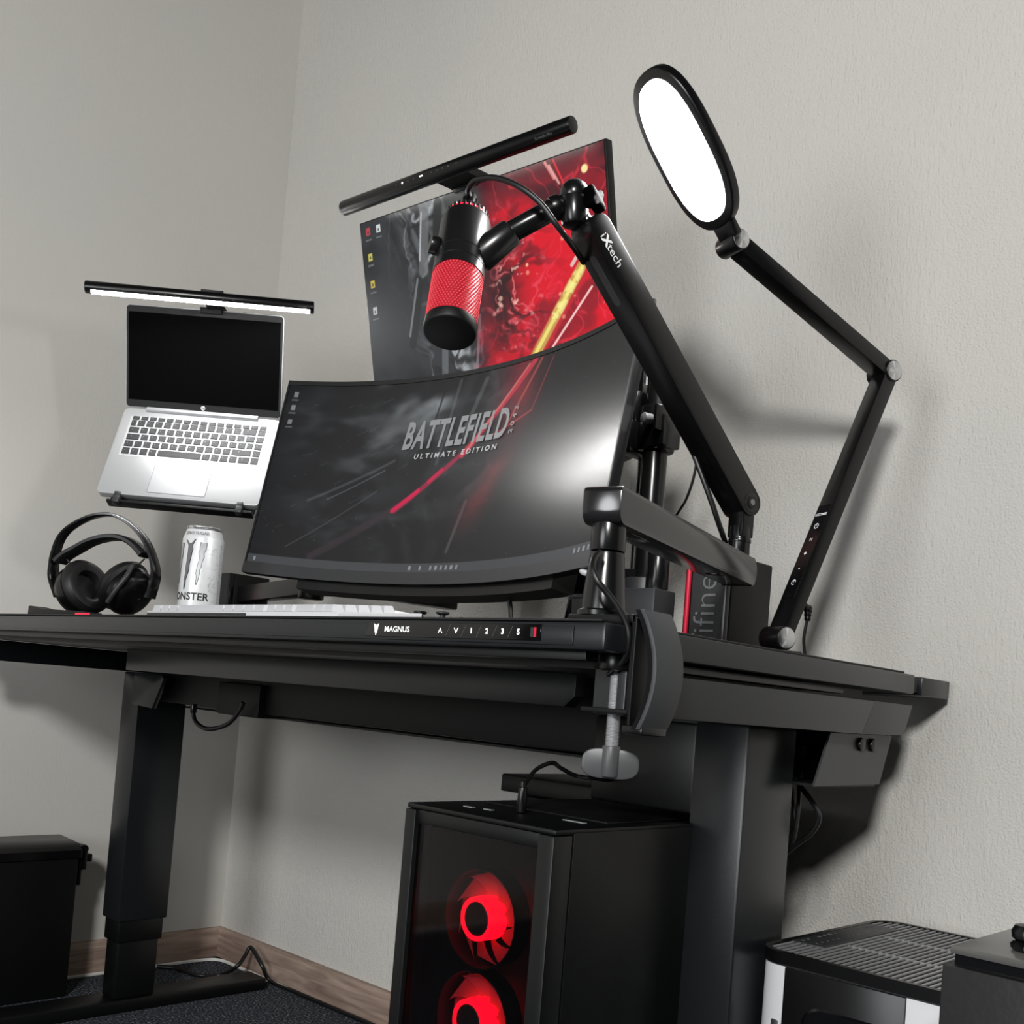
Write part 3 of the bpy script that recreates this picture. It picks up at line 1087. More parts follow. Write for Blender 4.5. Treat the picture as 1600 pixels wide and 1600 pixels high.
# arm to the curved monitor, arm to the flat monitor
cb = cmF @ Vector((0, .088, .18))
part('lower_arm_segment', G().box(-.018, .018, -.018, .018, 0, 1, .006, M=Matrix.Translation((polex, poley, zc_)) @ (cb + Vector((.0, .045, 0)) - Vector((polex, poley, zc_))).to_track_quat('Z', 'Y').to_matrix().to_4x4() @ Matrix.Diagonal((1, 1, (cb + Vector((.0, .045, 0)) - Vector((polex, poley, zc_))).length, 1))), M_BLACK, arm)
part('curved_monitor_mount', G().cyl(cb + Vector((0, .06, 0)), cb + Vector((0, -.001, 0)), .024, .024, 24, .003), M_BLACK, arm)
ub = umF @ Vector((0, .063, .155))
p0 = Vector((polex - .001, poley, 1.125))
q0 = ub + Vector((0, .050, 0))
L_ = (q0 - p0).length
part('upper_arm_segment', G().box(-.018, .018, -.018, .018, 0, L_, .006, M=frame(p0, (q0 - p0).to_track_quat('Z', 'Y').to_matrix())), M_BLACK, arm)
part('flat_monitor_mount', G().cyl(ub + Vector((0, .065, .0)), ub, .022, .022, 24, .003), M_BLACK, arm)

# tall slim bracket bar whose tip shows above the boom arm
t0 = on(1, .55, 1020, 468)
t1 = Vector((t0.x + .004, .55, HM))
single('steel_post', G().cyl(t1, t0, .0055, .0055, 16, .0008), M_DARKSTEEL, 'thin bare steel post rising behind the boom arm', 'post', base=t1)

# ================================================================== LAPTOP
LF = frame((-1.331, .302, 1.045), eul(.692, -1.118, .03))
LW, LD = .322, .214
lap = thing('laptop', 'open silver laptop with a blank black screen on a raised tilted tray', 'laptop', LF)
base = part('base', G().prism(rrect(-LW / 2, LW / 2, 0, LD, .010), -.016, 0, LF, .0016), M_ALU, lap)
# key well (slightly recessed look: thin bright rim) and keys
part('keyboard_well', G().prism(rrect(-.142, .142, .093, .194, .003), 0, .0004, LF), mat('key_well', (.60, .61, .62), .4, metal=.5), base)
KEYS = {}


def key_mesh(w_, d_):
    k = (round(w_, 5), round(d_, 5))
    if k not in KEYS:
        g = G()
        g.box(-w_ / 2, w_ / 2, -d_ / 2, d_ / 2, 0, .0014, .0005, 1)
        KEYS[k] = mesh_of('key', g, M_KEY)
    return KEYS[k]


def put_key(x, y, w_, d_):
    o = bpy.data.objects.new('key', key_mesh(w_, d_))
    COL.objects.link(o)
    o.parent = base
    o.matrix_basis = Matrix.Translation((x, y, .0004))
    # small pale legend
    return o


rows = [  # y, depth, widths in units
    (.1885, .0088, [1] * 16),
    (.1755, .0142, [.75] + [1] * 12 + [1.75, 1]),
    (.1580, .0142, [1.3] + [1] * 12 + [1.15, 1]),
    (.1405, .0142, [1.6] + [1] * 12 + [.85, 1]),
    (.1230, .0142, [1.15] + [1] * 11 + [2.35, 1]),
    (.1050, .0150, [1.0, 1, 1, 1, 5, 1, 1, 1, 1, 1.4, 1]),
]
legend = G()
for y, d, ws in rows:
    tot = sum(ws)
    unit = .278 / tot
    x = -.139
    for i, w_ in enumerate(ws):
        ww = w_ * unit
        put_key(x + ww / 2, y, ww - .0034, d)
        if w_ < 3:
            a = .0012 if d > .01 else .0008
            xx, yy = x + ww * .38, y + d * .12
            legend.add([LF @ Vector((xx - a, yy - a, .00195)), LF @ Vector((xx + a, yy - a, .00195)), LF @ Vector((xx + a * .3, yy + a, .00195)), LF @ Vector((xx - a, yy + a, .00195))], [(0, 1, 2, 3)])
        x += ww
part('key_legends', legend, M_PRINTG, base, kind='stuff')
part('touchpad', G().prism(rrect(-.062, .052, .010, .080, .003), 0, .0005, LF), M_ALUPAD, base)
part('touchpad_seam', G().prism(rrect(-.0627, .0527, .0093, .0807, .0035), 0, .0003, LF), M_GREYPL, base)
part('sticker', G().prism(rrect(.128, .140, .072, .085, .001), 0, .0003, LF), mat('grey_sticker', (.50, .51, .52), .4), base)
# screen half
ang, SH = .70, .204
SF = LF @ frame((0, LD, 0), Matrix(((1, 0, 0), (0, -math.sin(ang), math.cos(ang)), (0, math.cos(ang), math.sin(ang)))))
# SF local: x width, y = towards the back of the lid (away from the user), z = up the lid
SF = LF @ axes((0, LD, -.002), (1, 0, 0), (0, math.sin(ang), -math.cos(ang)), (0, math.cos(ang), math.sin(ang)))
M2 = SF @ axes((0, 0, 0), (1, 0, 0), (0, 0, 1), (0, -1, 0))   # prism axis towards the user
lid = part('lid', G().prism(rrect(-LW / 2, LW / 2, .003, SH, .008), -.006, 0, M2, .001), M_ALU, lap)
part('screen_frame', G().prism(rrect(-LW / 2 + .002, LW / 2 - .002, .005, SH - .002, .007), 0, .0012, M2), M_BLACKM, lid)
part('display', G().prism(rrect(-.1545, .1545, .019, .190, .001), .0012, .0016, M2), M_SCREENOFF, lid)
part('hinge', G().cyl(LF @ Vector((-.115, LD - .002, .001)), LF @ Vector((.115, LD - .002, .001)), .0055, .0055, 20, .001), M_ALU, lap)
circ = [(.0045 * math.cos(i * .3927), .012 + .0045 * math.sin(i * .3927)) for i in range(16)]
lg_ = part('emblem', G().prism(circ, .0012, .0016, M2), M_PRINT, lid)
tg = text('hp', .0075, shear=.3, offset=.0001)
tg.warp(lambda p: M2 @ Vector((p.x, p.y + .0125, .0019)))
part('emblem_letters', tg, M_BLACKM, lg_)

# laptop light bar
l0, l1 = SF @ Vector((-.234, -.035, SH + .024)), SF @ Vector((.226, -.035, SH + .022))
l0, l1 = dep(133, 448, 2.02), dep(491, 481, 2.10)
ld = (l1 - l0).normalized()
lmid = (l0 + l1) / 2
lbar = thing('laptop_light_bar', 'slim black light bar glowing white above the laptop screen', 'light bar', lmid)
lt = (CAM - lmid).normalized()
lt = (lt - ld * lt.dot(ld)).normalized()
lup = lt.cross(ld).normalized()
if lup.z < 0:
    lup = -lup
part('tube', G().cyl(l0, l1, .0118, .0118, 26, .002), M_BLACK, lbar)
# glowing strip on the lower front quarter of the tube
g = G()
n_ = 6
for e_ in (l0 + ld * .012, l1 - ld * .008):
    for k in range(n_):
        a = math.radians(-22 - 50 * k / (n_ - 1))
        g.v.append(e_ + lt * (.0122 * math.cos(a)) + lup * (.0122 * math.sin(a)))
for k in range(n_ - 1):
    g.f.append((k, k + 1, n_ + k + 1, n_ + k))
part('led_strip', g, M_LEDBAR, lbar)
cm_ = lmid + ld * .018
MB = axes(cm_, ld, -lt, lup)
part('touch_block', G().box(-.020, .022, -.004, .010, .008, .0155, .002, M=MB), M_BLACKM, lbar)
lcl = SF @ Vector((.012, 0, SH))
g = G()
v = [cm_ - ld * .014 - lup * .008, cm_ + ld * .018 - lup * .008, lcl + ld * .030, lcl - ld * .006]
off = (SF.to_3x3() @ Vector((0, 1, 0))).normalized() * .008
v2 = [p + off for p in v]
g.add(v + v2, [(0, 1, 2, 3), (7, 6, 5, 4), (0, 4, 5, 1), (1, 5, 6, 2), (2, 6, 7, 3), (3, 7, 4, 0)])
part('clip', g, M_GREYPL, lbar)
part('clip_jaw', G().box(-.008, .036, -.006, -.0018, SH - .008, SH + .004, .0008, M=SF).box(-.008, .036, -.006, .012, SH + .0008, SH + .004, .0008, M=SF), M_BLACKM, lbar)
g = text('ScreenBar', .004)
g.warp(lambda p: l1 - ld * .022 + ld * p.x + lt * .0121 + lup * p.y)
part('lettering', g, M_PRINTG, lbar)
for f_ in (.345, .385, .595, .64):
    o_ = l0 + (l1 - l0) * f_
    part('touch_symbol', G().add([o_ + lt * .0121 + ld * a * .0008 + lup * b * .0008 for a, b in ((-1, -1), (1, -1), (1, 1), (-1, 1))], [(0, 1, 2, 3)]), M_PRINTG, lbar)

# laptop tray on its arm
tray_ = thing('laptop_tray', 'black tilted laptop tray with two rubber hooks under the silver laptop', 'laptop stand', LF @ Vector((0, 0, -.02)))
part('plate', G().prism(rrect(-.137, .15, -.012, .20, .008), -.0215, -.0165, LF, .001), M_BLACKM, tray_)
part('front_lip', G().box(-.137, .15, -.0165, -.011, -.0215, -.0025, .001, M=LF), M_BLACKM, tray_)
for hx in (-.117, .125):
    part('rubber_hook', G().box(hx - .007, hx + .007, -.0205, -.0005, -.012, .0035, .003, 2, M=LF).box(hx - .006, hx + .006, -.006, .004, .0008, .0042, .0015, 2, M=LF), M_GREYPL, tray_)
tb = LF @ Vector((0.0, .10, -.022))
tn = (LF.to_3x3() @ Vector((0, 0, -1))).normalized()
part('tilt_joint', G().cyl(tb, tb + tn * .05, .03, .026, 24, .003), M_BLACK, tray_)
e0 = tb + tn * .045
e1 = Vector((-.93, .66, 1.10))
e2 = Vector((-.93, .66, .93))
part('upper_arm', G().box(-.016, .016, -.016, .016, 0, (e1 - e0).length, .006, M=frame(e0, (e1 - e0).to_track_quat('Z', 'Y').to_matrix())), M_BLACK, tray_)
part('riser', G().cyl(e2 - Vector((0, 0, .03)), e1 + Vector((0, 0, .02)), .017, .017, 24, .002), M_SATIN, tray_)
# low horizontal bar that shows between the far speaker and the curved monitor
s0, s1 = on(1, .535, 385, 936), on(1, .455, 470, 905)
d_ = (s1 - s0)
d_.z = 0
s0.z = s1.z = (s0.z + s1.z) / 2 - .004
sL = (Vector((polex, poley, s1.z)) - s1).length
mid = s1 + (s1 - s0).normalized() * .06
for a, b, nm in ((s0 - d_.normalized() * .03, mid, 'low_arm_segment'), (mid, Vector((polex, poley + .0, mid.z)), 'low_arm_segment')):
    L_ = (b - a).length
    q_ = axes(a, (b - a).normalized().cross(Vector((0, 0, 1))), Vector((0, 0, 1)), (b - a).normalized())
    part(nm, G().box(-.017, .017, -.017, .017, 0, L_, .003, M=q_).box(-.006, .006, .017, .0185, .02, L_ - .02, .0005, M=q_), M_SATIN, tray_)
part('riser_foot', G().box(e2.x - .017, e2.x + .017, mid.y, e2.y + .017, mid.z - .016, mid.z + .016, .003), M_BLACK, tray_)
part('elbow', G().cyl((mid.x, mid.y, mid.z - .024), (mid.x, mid.y, mid.z + .03), .024, .024, 24, .003).cyl((e2.x, e2.y, mid.z), (e2.x, e2.y, e2.z), .017, .017, 24), M_SATIN, tray_)

# ================================================================== BOOM ARM
colx, coly = -.051, .057
boom = thing('microphone_boom_arm', 'black jointed microphone boom arm clamped to the desk corner', 'boom arm', (colx, coly, HM))
# clamp bracket hugging the side of the desk
cl = part('clamp_bracket', G().box(.0015, .0065, .034, .062, .7065, HM + .008, .0015).box(-.074, .0065, .034, .080, HM, HM + .008, .0015).box(-.052, .0065, .036, .062, .7055, .7105, .0015), M_BLACKM, boom)
part('clamp_pad', G().cyl((-.022, .049, .7445), (-.022, .049, .7590), .017, .017, 24, .002), M_BLACK, boom)
scr = G()
prof = []
for i in range(58):
    z = .668 + i * .0013
    prof += [(.0054, z), (.0066, z + .00065)]
prof = [(0, .668)] + prof + [(0, .7445)]
scr.lathe(prof, 20, Matrix.Translation((-.022, .049, 0)))
part('clamp_screw', scr, M_STEEL, boom, 'bright threaded steel clamp screw', angle=10)
# wing handle, turned to face the room
wx = Vector((.80, .60, 0))
wing = [(-.0265 + .0105 * math.cos(a), .0155 * math.sin(a)) for a in [math.radians(q) for q in range(70, 291, 20)]]
wing = []
for k in range(40):
    a = 2 * math.pi * k / 40
    cxx, cyy = math.cos(a), math.sin(a)
    r_ = .0255 * (abs(cxx) ** 2.2) + .0105 * (abs(cyy) ** 1.2)
    wing.append((.0262 * np.sign(cxx) * abs(cxx) ** .75, .0152 * np.sign(cyy) * abs(cyy) ** .72 * (1 - .10 * (1 - abs(cxx)))))
Mw = axes((-.022, .049, .660), wx, (0, 0, 1), wx.cross(Vector((0, 0, 1))))
part('wing_handle', G().prism(wing, -.0035, .0035, Mw, .002).cyl((-.022, .049, .648), (-.022, .049, .6765), .0085, .0085, 20, .0015), M_WING, boom)
part('column', G().lathe([(0, HM + .008), (.0240, HM + .008), (.0243, HM + .012), (.0212, HM + .014), (.0165, .852), (.0158, .855), (0, .855)], 40, Matrix.Translation((colx, coly, 0))), M_SATIN, boom)
part('column_sleeve', G().cyl((colx, coly, .8565), (colx, coly, .886), .0166, .0166, 40, .001), M_SATIN, boom)
# lower arm
Pb, Pt = dep(1160, 787, 1.37), dep(927, 362, 1.22)
ad = Vector((Pb.x - colx, Pb.y - coly, 0)).normalized()
ap = Vector((ad.y, -ad.x, 0))
az = .8975
a0 = Vector((colx, coly, az)) - ad * .022
AL = math.hypot(Pb.x - colx, Pb.y - coly) + .022 + .022
hh = .0175
poly = []
for cx, cy, r_, a_0 in ((AL - hh, 0, hh, -90), ):
    for k in range(13):
        a = math.radians(-90 + 180 * k / 12)
        poly.append((AL - hh + hh * math.cos(a), hh * math.sin(a)))
for cx, cy, a_0, r_ in ((.006, hh - .006, 90, .006), (.013, -hh + .013, 180, .013)):
    for k in range(6):
        a = math.radians(a_0 + 90 * k / 5)
        poly.append((cx + r_ * math.cos(a), cy + r_ * math.sin(a)))
Ma = axes(a0, ad, Vector((0, 0, 1)), ap)
low = part('lower_arm', G().prism(poly, -.0195, .0195, Ma, .0014), M_BOOM, boom)
rim = [(AL - hh + .002 + (hh + .0008) * math.cos(math.radians(-90 + 10 * k)), (hh + .0008) * math.sin(math.radians(-90 + 10 * k))) for k in range(19)]
rim += [(AL - hh + .0005 + (hh - .002) * math.cos(math.radians(90 - 10 * k)), (hh - .002) * math.sin(math.radians(90 - 10 * k))) for k in range(19)]
part('end_cap', G().prism(rim, -.0215, .0185, Ma, .0004), M_BLACK, low)
part('underside_slot', G().box(.055, .105, -hh - .0006, -hh + .001, -.009, .009, .0003, M=axes(a0, ad, Vector((0, 0, 1)), ap)), M_GLOSS, low)
part('underside_slot', G().box(AL - .12, AL - .09, -hh - .0006, -hh + .001, -.009, .009, .0003, M=axes(a0, ad, Vector((0, 0, 1)), ap)), M_GLOSS, low)
# swivel post on the far end
pe = Vector((Pb.x, Pb.y, 0))
part('swivel_post', G().cyl((pe.x, pe.y, az + hh), (pe.x, pe.y, .955), .0135, .0135, 30, .001).cyl((pe.x, pe.y, .9335), (pe.x, pe.y, .938), .0145, .0145, 30, .0006), M_SATIN, boom)
ua = (Pt - Pb).normalized()
uh = Vector((ua.x, ua.y, 0)).normalized()
nb = Vector((-uh.y, uh.x, 0))
if nb.dot(CAM - Pb) < 0:
    nb = -nb
un = nb.cross(ua).normalized()
UL = (Pt - Pb).length
part('hinge_block', G().box(-.011, .011, -.013, .013, -.045, .008, .003, M=axes(Pb, uh, nb, (0, 0, 1))), M_BLACK, boom)
part('hinge_lever', G().box(-.026, -.0185, -.006, .006, -.038, .004, .002, M=axes(Pb, -un if un.x > 0 else un, nb, (0, 0, 1))), M_BLACK, boom)
# upper arm: long box with round ends, open gutter on its underside
hw = .0170
poly = []
for k in range(15):
    a = math.radians(-90 + 180 * k / 14)
    poly.append((UL + hw * math.cos(a) * .95, hw * math.sin(a)))
for k in range(15):
    a = math.radians(90 + 180 * k / 14)
    poly.append((hw * math.cos(a), hw * math.sin(a)))
Mu = axes(Pb, ua, nb.cross(ua).normalized(), nb)
upper = part('upper_arm', G().prism(poly, -.021, .0155, Mu, .0012), M_BLACK, boom)
# which in-plane side faces down
down = -1 if (Mu.to_3x3() @ Vector((0, 1, 0))).z > 0 else 1
for q0_, q1_ in ((UL - .085, UL - .020), (.02, .11)):
    sl = [(x, y) for x, y in rrect(q0_, q1_, -.0055, .0055, .0054)]
    Ms = axes(Pb + (Mu.to_3x3() @ Vector((0, down * hw, 0))) - nb * .003, ua, nb, (Mu.to_3x3() @ Vector((0, down, 0))))
    part('cable_slot', G().prism(sl, -.001, .0004, Ms), M_GLOSS, upper)
hx_ = Pb + nb * .0155
for r_, h_, mt in ((.0125, .0006, M_SATIN), (.0085, .0018, M_BLACK), (.0040, .0024, M_DARKSTEEL)):
    part('pivot_bolt', G().cyl(hx_, hx_ + nb * h_, r_, r_, 28, .0003), mt, upper)
tx = -nb.cross(ua)
if tx.dot(RIGHT) < 0:
    tx = -tx
# lettering runs down the arm
def on_arm(g, s_, t_=-.004):
    X = -ua
    Y = X.cross(nb) * -1
    if Y.dot(RIGHT) < 0:
        Y = -Y
    o_ = Pb + ua * s_ + nb * .0159
    return g.warp(lambda p: o_ + X * p.x + Y * (p.y + t_))


part('lettering', on_arm(text('i', .0155, align='LEFT'), UL - 0.0055), M_PRINT, upper)
part('lettering', on_arm(text('X', .0155, offset=.0007, align='LEFT'), UL - 0.0095), M_PRINT, upper)
part('lettering', on_arm(text('tech', .0155, align='LEFT'), UL - 0.0200), M_PRINT, upper)
# ball head with star knob
Bh = dep(898, 318, 1.218)
part('tip_pin', G().cyl(Pt + ua * .012, Bh, .0065, .0075, 18), M_DARKSTEEL, boom)
hd = part('swivel_head', G().cyl(Bh - UP * .026, Bh + UP * .010, .0155, .0165, 28, .004).ball(tuple(Bh + UP * .010), .0172, 24), M_SATIN, boom)
kc = Bh + nb * .018 + RIGHT * .010 - UP * .002
knob = []
for k in range(48):
    a = 2 * math.pi * k / 48
    r_ = .0125 + .0038 * math.cos(4 * a)
    knob.append((r_ * math.cos(a), r_ * math.sin(a)))
kz = (nb * .85 + RIGHT * .35 + UP * .25).normalized()
kx = kz.orthogonal().normalized()
part('star_knob', G().prism(knob, -.006, .008, axes(kc, kx, kz.cross(kx), kz), .003).cyl(Bh, kc, .007, .007, 16), mat('knob_black', (.0012, .0012, .0013), .6, spec=.01), hd)
t_in, t_mid, t_out = dep(868, 318, 1.217), dep(862, 328, 1.217), dep(782, 372, 1.225)
part('head_neck', G().cyl(Bh, t_in, .009, .009, 20), M_BLACK, hd)
part('tube_ring', G().cyl(dep(876, 322, 1.217), dep(862, 328, 1.217), .0142, .0142, 28, .001), M_BLACK, boom)
part('mic_tube', G().cyl(dep(864, 327, 1.217), t_out, .0122, .0122, 30, .001), M_SATIN, boom)

# ================================================================== MICROPHONE
mt_, mb_ = dep(730, 341, 1.25), dep(702, 521, 1.185)
mic = thing('microphone', 'black studio microphone with a red perforated grille hanging from the boom', 'microphone', mb_)
max_ = (mb_ - mt_).normalized()
ML = (mb_ - mt_).length
qx = max_.orthogonal().normalized()
toc = (CAM - mt_).normalized()
qx = (toc - max_ * toc.dot(max_)).normalized()
MM = axes(mt_, qx, max_.cross(qx), max_)
R_ = .0295
bz = ML * .53
part('body', G().lathe([(0, .004), (R_ - .006, .0035), (R_ - .002, .006), (R_, .012), (R_, bz - .028), (R_ - .0006, bz - .0275), (R_ - .0006, bz - .0265), (R_, bz - .026), (R_, bz - .013), (R_ - .0005, bz - .0125), (R_ - .0005, bz - .0118), (R_, bz - .0113), (R_, bz), (R_ - .003, bz), (0, bz)], 56, MM), M_MICB, mic)
gr = part('grille', G().lathe([(R_ - .0012, bz), (R_ - .0012, ML - .014)], 64, MM), M_GRILLE, mic)
dots = G()
rowsn = int((ML - .014 - bz) / .0034)
ico = bmesh.new()
bmesh.ops.create_icosphere(ico, subdivisions=1, radius=1)
iv = [v.co.copy() for v in ico.verts]
ifc = [[v.index for v in f.verts] for f in ico.faces]
ico.free()
nd = 48
for r0_ in range(rowsn):
    z = bz + .002 + r0_ * .0034
    for k in range(nd):
        a = 2 * math.pi * (k + .5 * (r0_ % 2)) / nd
        c = Vector(((R_ - .0010) * math.cos(a), (R_ - .0010) * math.sin(a), z))
        dots.add([c + p * .00118 for p in iv], ifc, MM)
part('grille_mesh', dots, M_GRILLED, gr, 'bright red dotted wire mesh', kind='stuff')
part('end_cap', G().lathe([(R_ - .002, ML - .014), (R_, ML - .013), (R_ + .0004, ML - .002), (R_ - .001, ML), (R_ - .003, ML + .0008), (0, ML + .0008)], 56, MM), M_BLACKM, mic)
# crown of notches with red light between them
part('light_ring', G().lathe([(R_ - .0075, .0015), (R_ - .0045, .0015), (R_ - .0045, .005), (R_ - .0075, .005)], 48, MM), M_REDGLOW, mic)
part('top_ring', G().lathe([(0, -.0045), (R_ - .008, -.0045), (R_ - .0075, -.001), (R_ - .0075, .004), (0, .004)], 48, MM), M_MICB, mic)
for k in range(26):
    a = 2 * math.pi * k / 26
    Mk = MM @ Matrix.Rotation(a, 4, 'Z')
    part('crown_tooth', G().box(R_ - .0078, R_ - .0040, -.0017, .0017, -.0030, .0062, .0006, 1, M=Mk), M_MICB, mic)
kd = MM @ (Matrix.Rotation(math.radians(0), 4, 'Z'))
# gain knob on the picture-left side
lft = (-RIGHT - max_ * (-RIGHT).dot(max_)).normalized()
kdir = (lft * .93 + qx * .36).normalized()
kp = mt_ + max_ * (ML * .335) + kdir * (R_ - .001)
part('gain_knob', G().cyl(kp, kp + kdir * .010, .0105, .0098, 28, .0012), M_MICB, mic)
g = text('M', .005)
mp_ = mt_ + max_ * (ML * .49)
lx = (qx * .5 + lft * .86).normalized()
ly = lx.cross(-max_)
g.warp(lambda p: mp_ + lx * (R_ + .0006) + (-max_).cross(lx).normalized() * p.x * -1 + (-max_) * p.y)
part('marking', g, M_PRINTG, mic)
# mount lug towards the boom tube
lug0 = mt_ + max_ * (ML * .36) + RIGHT * .020
part('mount_lug', G().cyl(lug0, dep(800, 362, 1.224), .0185, .0160, 32, .003), M_MICB, mic)
pt = mt_ - max_ * .0045
part('plug', G().cyl(pt, pt - max_ * .030, .0078, .0078, 20, .001).box(-.0045, .0045, -.009, .009, -.030, -.0045, .002, M=MM), M_BLACK, mic)

# microphone cable
pts = [pt - max_ * .028, dep(732, 296, 1.24), dep(745, 281, 1.225), dep(775, 278, 1.205), dep(812, 292, 1.19), dep(845, 318, 1.185), dep(870, 352, 1.185), dep(893, 382, 1.20), dep(912, 410, 1.235)]
single('microphone_cable', G().tube(pts, .0034, 10), M_CABLE, 'black cable arching from the microphone top into the boom arm', 'cable', base=pts[0])
# lower end of the same routing leaves the arm near the hinge
pts = [dep(1085, 712, 1.345), dep(1100, 752, 1.34), dep(1112, 785, 1.34), dep(1122, 815, 1.345), dep(1130, 838, 1.36), dep(1136, 856, 1.385)]
single('boom_hinge_cable', G().tube(pts, .0036, 10), M_CABLE, 'short black cable leaving the boom slot beside its hinge', 'cable', base=pts[-1])
pts = [on(1, .60, 1092, 700), on(1, .60, 1084, 745), on(1, .60, 1072, 780), on(1, .60, 1056, 806), on(1, .60, 1044, 830), on(1, .61, 1036, 860), on(1, .62, 1034, 975)]
single('wall_cable', G().tube(pts, .0022, 8), M_CABLE, 'thin black cable hanging against the wall beside the pole', 'cable', base=pts[-1])
# cable winding down the clamp column
pts = [dep(938, 863, .975), dep(929, 872, .965), dep(926, 888, .955), dep(934, 908, .95), dep(950, 928, .95), dep(966, 950, .95), dep(979, 975, .95), dep(983, 1000, .95), dep(978, 1025, .955), dep(966, 1043, .965), dep(948, 1057, .985)]
single('column_cable', G().tube(pts, .0030, 10), M_CABLE, 'black cable winding round the clamp column and under the desk edge', 'cable', base=pts[-1])

# ================================================================== HANGER ON THE DESK SIDE
hg = thing('side_hanger', 'curved charcoal hanger plate fixed to the desk side behind the clamp', 'hanger', (.02, .055, .69))
hy0, hy1 = .086, .150
prof = []
for k in range(13):
    t = k / 12
    z = .694 + .104 * t
    prof.append((.020 + .022 * math.sin(math.pi * (.10 + .86 * t)) ** .8, z))
polyo = prof + [(x - .005, z) for x, z in reversed(prof)]
hp = [on(0, .030, 1016, 960), on(0, .030, 1066, 1000)]
Mh = axes((0, .021, 0), (1, 0, 0), (0, 0, 1), (0, 1, 0))
part('outer_plate', G().prism(polyo, 0.0, .041, Mh, .0012), M_HANGER, hg)
part('felt_lining', G().prism([(x - .0005, z) for x, z in [(a - .005, b) for a, b in prof]] + [(a - .010, b) for a, b in reversed(prof)], .001, .040, Mh), mat('black_felt', (.008, .008, .009), .95, spec=.1), hg)
part('back_plate', G().box(.0072, .0105, .030, .062, .692, .792, .001), M_BLACKM, hg)
part('foot_bridge', G().box(.0075, .030, .023, .060, .689, .697, .002), M_BLACK, hg)

# ================================================================== DESK LAMP
nA = Vector((.93, -.36, 0)).normalized()
uA = Vector((.36, .93, 0)).normalized()
LB = on(1, .5, 1220, 997)
LE = plane(LB, nA, 1388, 582)
LJ = plane(LB, nA, 1150, 378)
LT = plane(LB, nA, 1010, 114)
LH = plane(LB, nA, 1136, 362)
lamp = thing('desk_lamp', 'black folding desk lamp with a lit oval head', 'lamp', (LB.x, LB.y, HM))
part('foot', G().box(-.02, .02, -.02, .02, HM - LB.z, -.016, .002, M=axes(LB, nA, uA, (0, 0, 1))).box(-.03, .03, -.03, .03, HM - LB.z, HM - LB.z + .006, .002, M=axes(LB, nA, uA, (0, 0, 1))), M_SATIN, lamp)


def bar_part(name, A, B, wn, wp, sn=0.0, e0=0.0, e1=0.0, mt=M_BLACK):
    d = (B - A).normalized()
    L = (B - A).length
    sd = nA.cross(d).normalized()
    return part(name, G().box(-wn / 2 + sn, wn / 2 + sn, -wp / 2, wp / 2, e0, L - e1, .0012, M=axes(A, nA, sd, d)), mt, lamp), d, sd


la, ld1, ls1 = bar_part('lower_arm', LB, LE, .027, .021, -.004, .008, .006)
ua_, ld2, ls2 = bar_part('upper_arm', LE, LJ, .026, .021, -.004, .006, .010)
for P_, rr in ((LB, .0158), (LE, .0150), (LJ, .0135)):
    j = part('joint', G().cyl(P_ - nA * .026, P_ + nA * .0105, rr, rr, 32, .0015), M_BLACK, lamp)
    # disc in its own local frame so that the turned finish is centred
    me = mesh_of('joint_disc', G().cyl((0, 0, 0), (0, 0, .0012), rr * .86, rr * .86, 36, .0003), M_DISC)
    o = bpy.data.objects.new('joint_disc', me)
    COL.objects.link(o)
    o.parent = j
    o.matrix_basis = ROOTINV[lamp.name] @ frame(P_ + nA * .0106, nA.to_track_quat('Z', 'Y').to_matrix())
    o['label'] = 'turned bright metal joint disc'
# control glass on the viewer side of the lower arm
fs = ls1 if ls1.dot(CAM - LB) > 0 else -ls1
Lc = (LE - LB).length


def arm_px(v_):
    # distance along the arm for a pixel on it
    P_ = plane(LB, nA, *v_)
    return (P_ - LB).dot(ld1)


s_lo, s_hi = arm_px((1238, 937)), arm_px((1302, 795))
Mg = axes(LB + fs * .0105 - nA * .004, nA, ld1, fs)
pan = part('touch_panel', G().prism(rrect(-.0122, .0122, s_lo, s_hi, .001), 0, .0006, Mg), M_GLOSS, la)


def on_lamp(g, s_, x=0.0):
    return g.warp(lambda p: Mg @ Vector((p.x * (1 if Mg.to_3x3().determinant() > 0 else -1) + x, s_ + p.y, .0009)))


part('lettering', on_lamp(text('LICOMES', .0052, offset=.00012), arm_px((1293, 808))), M_PRINT, pan)
ring = G().add([(r_ * math.cos(k * .314), r_ * math.sin(k * .314), 0) for k in range(20) for r_ in (.0030, .0040)], [(2 * k, 2 * k + 1, (2 * k + 3) % 40, (2 * k + 2) % 40) for k in range(20)])
part('timer_symbol', on_lamp(G().add([tuple(v) for v in ring.v], ring.f).add([(-.0005, 0, 0), (.0005, 0, 0), (.0005, .003, 0), (-.0005, .003, 0)], [(0, 1, 2, 3)]), arm_px((1287, 827))), M_PRINT, pan)
part('mode_symbol', on_lamp(text('M', .0065), arm_px((1279, 849))), M_PRINT, pan)
part('plus_symbol', on_lamp(text('+', .010, offset=.0002), arm_px((1269, 870))), M_PRINT, pan)
part('minus_symbol', on_lamp(text('-', .010, offset=.0002), arm_px((1259, 892))), M_PRINT, pan)
part('power_symbol', on_lamp(G().add([tuple(v) for v in ring.v], ring.f[:-3]).add([(-.0005, 0, 0), (.0005, 0, 0), (.0005, .004, 0), (-.0005, .004, 0)], [(0, 1, 2, 3)]), arm_px((1250, 914))), M_PRINT, pan)
# head
hax = (LT - LH).normalized()
hn = hax.cross(nA).normalized()
if hn.z > 0:
    hn = -hn
HL = (LT - LH).length
HWd = .054
hc0, hc1 = .008, HL + .002


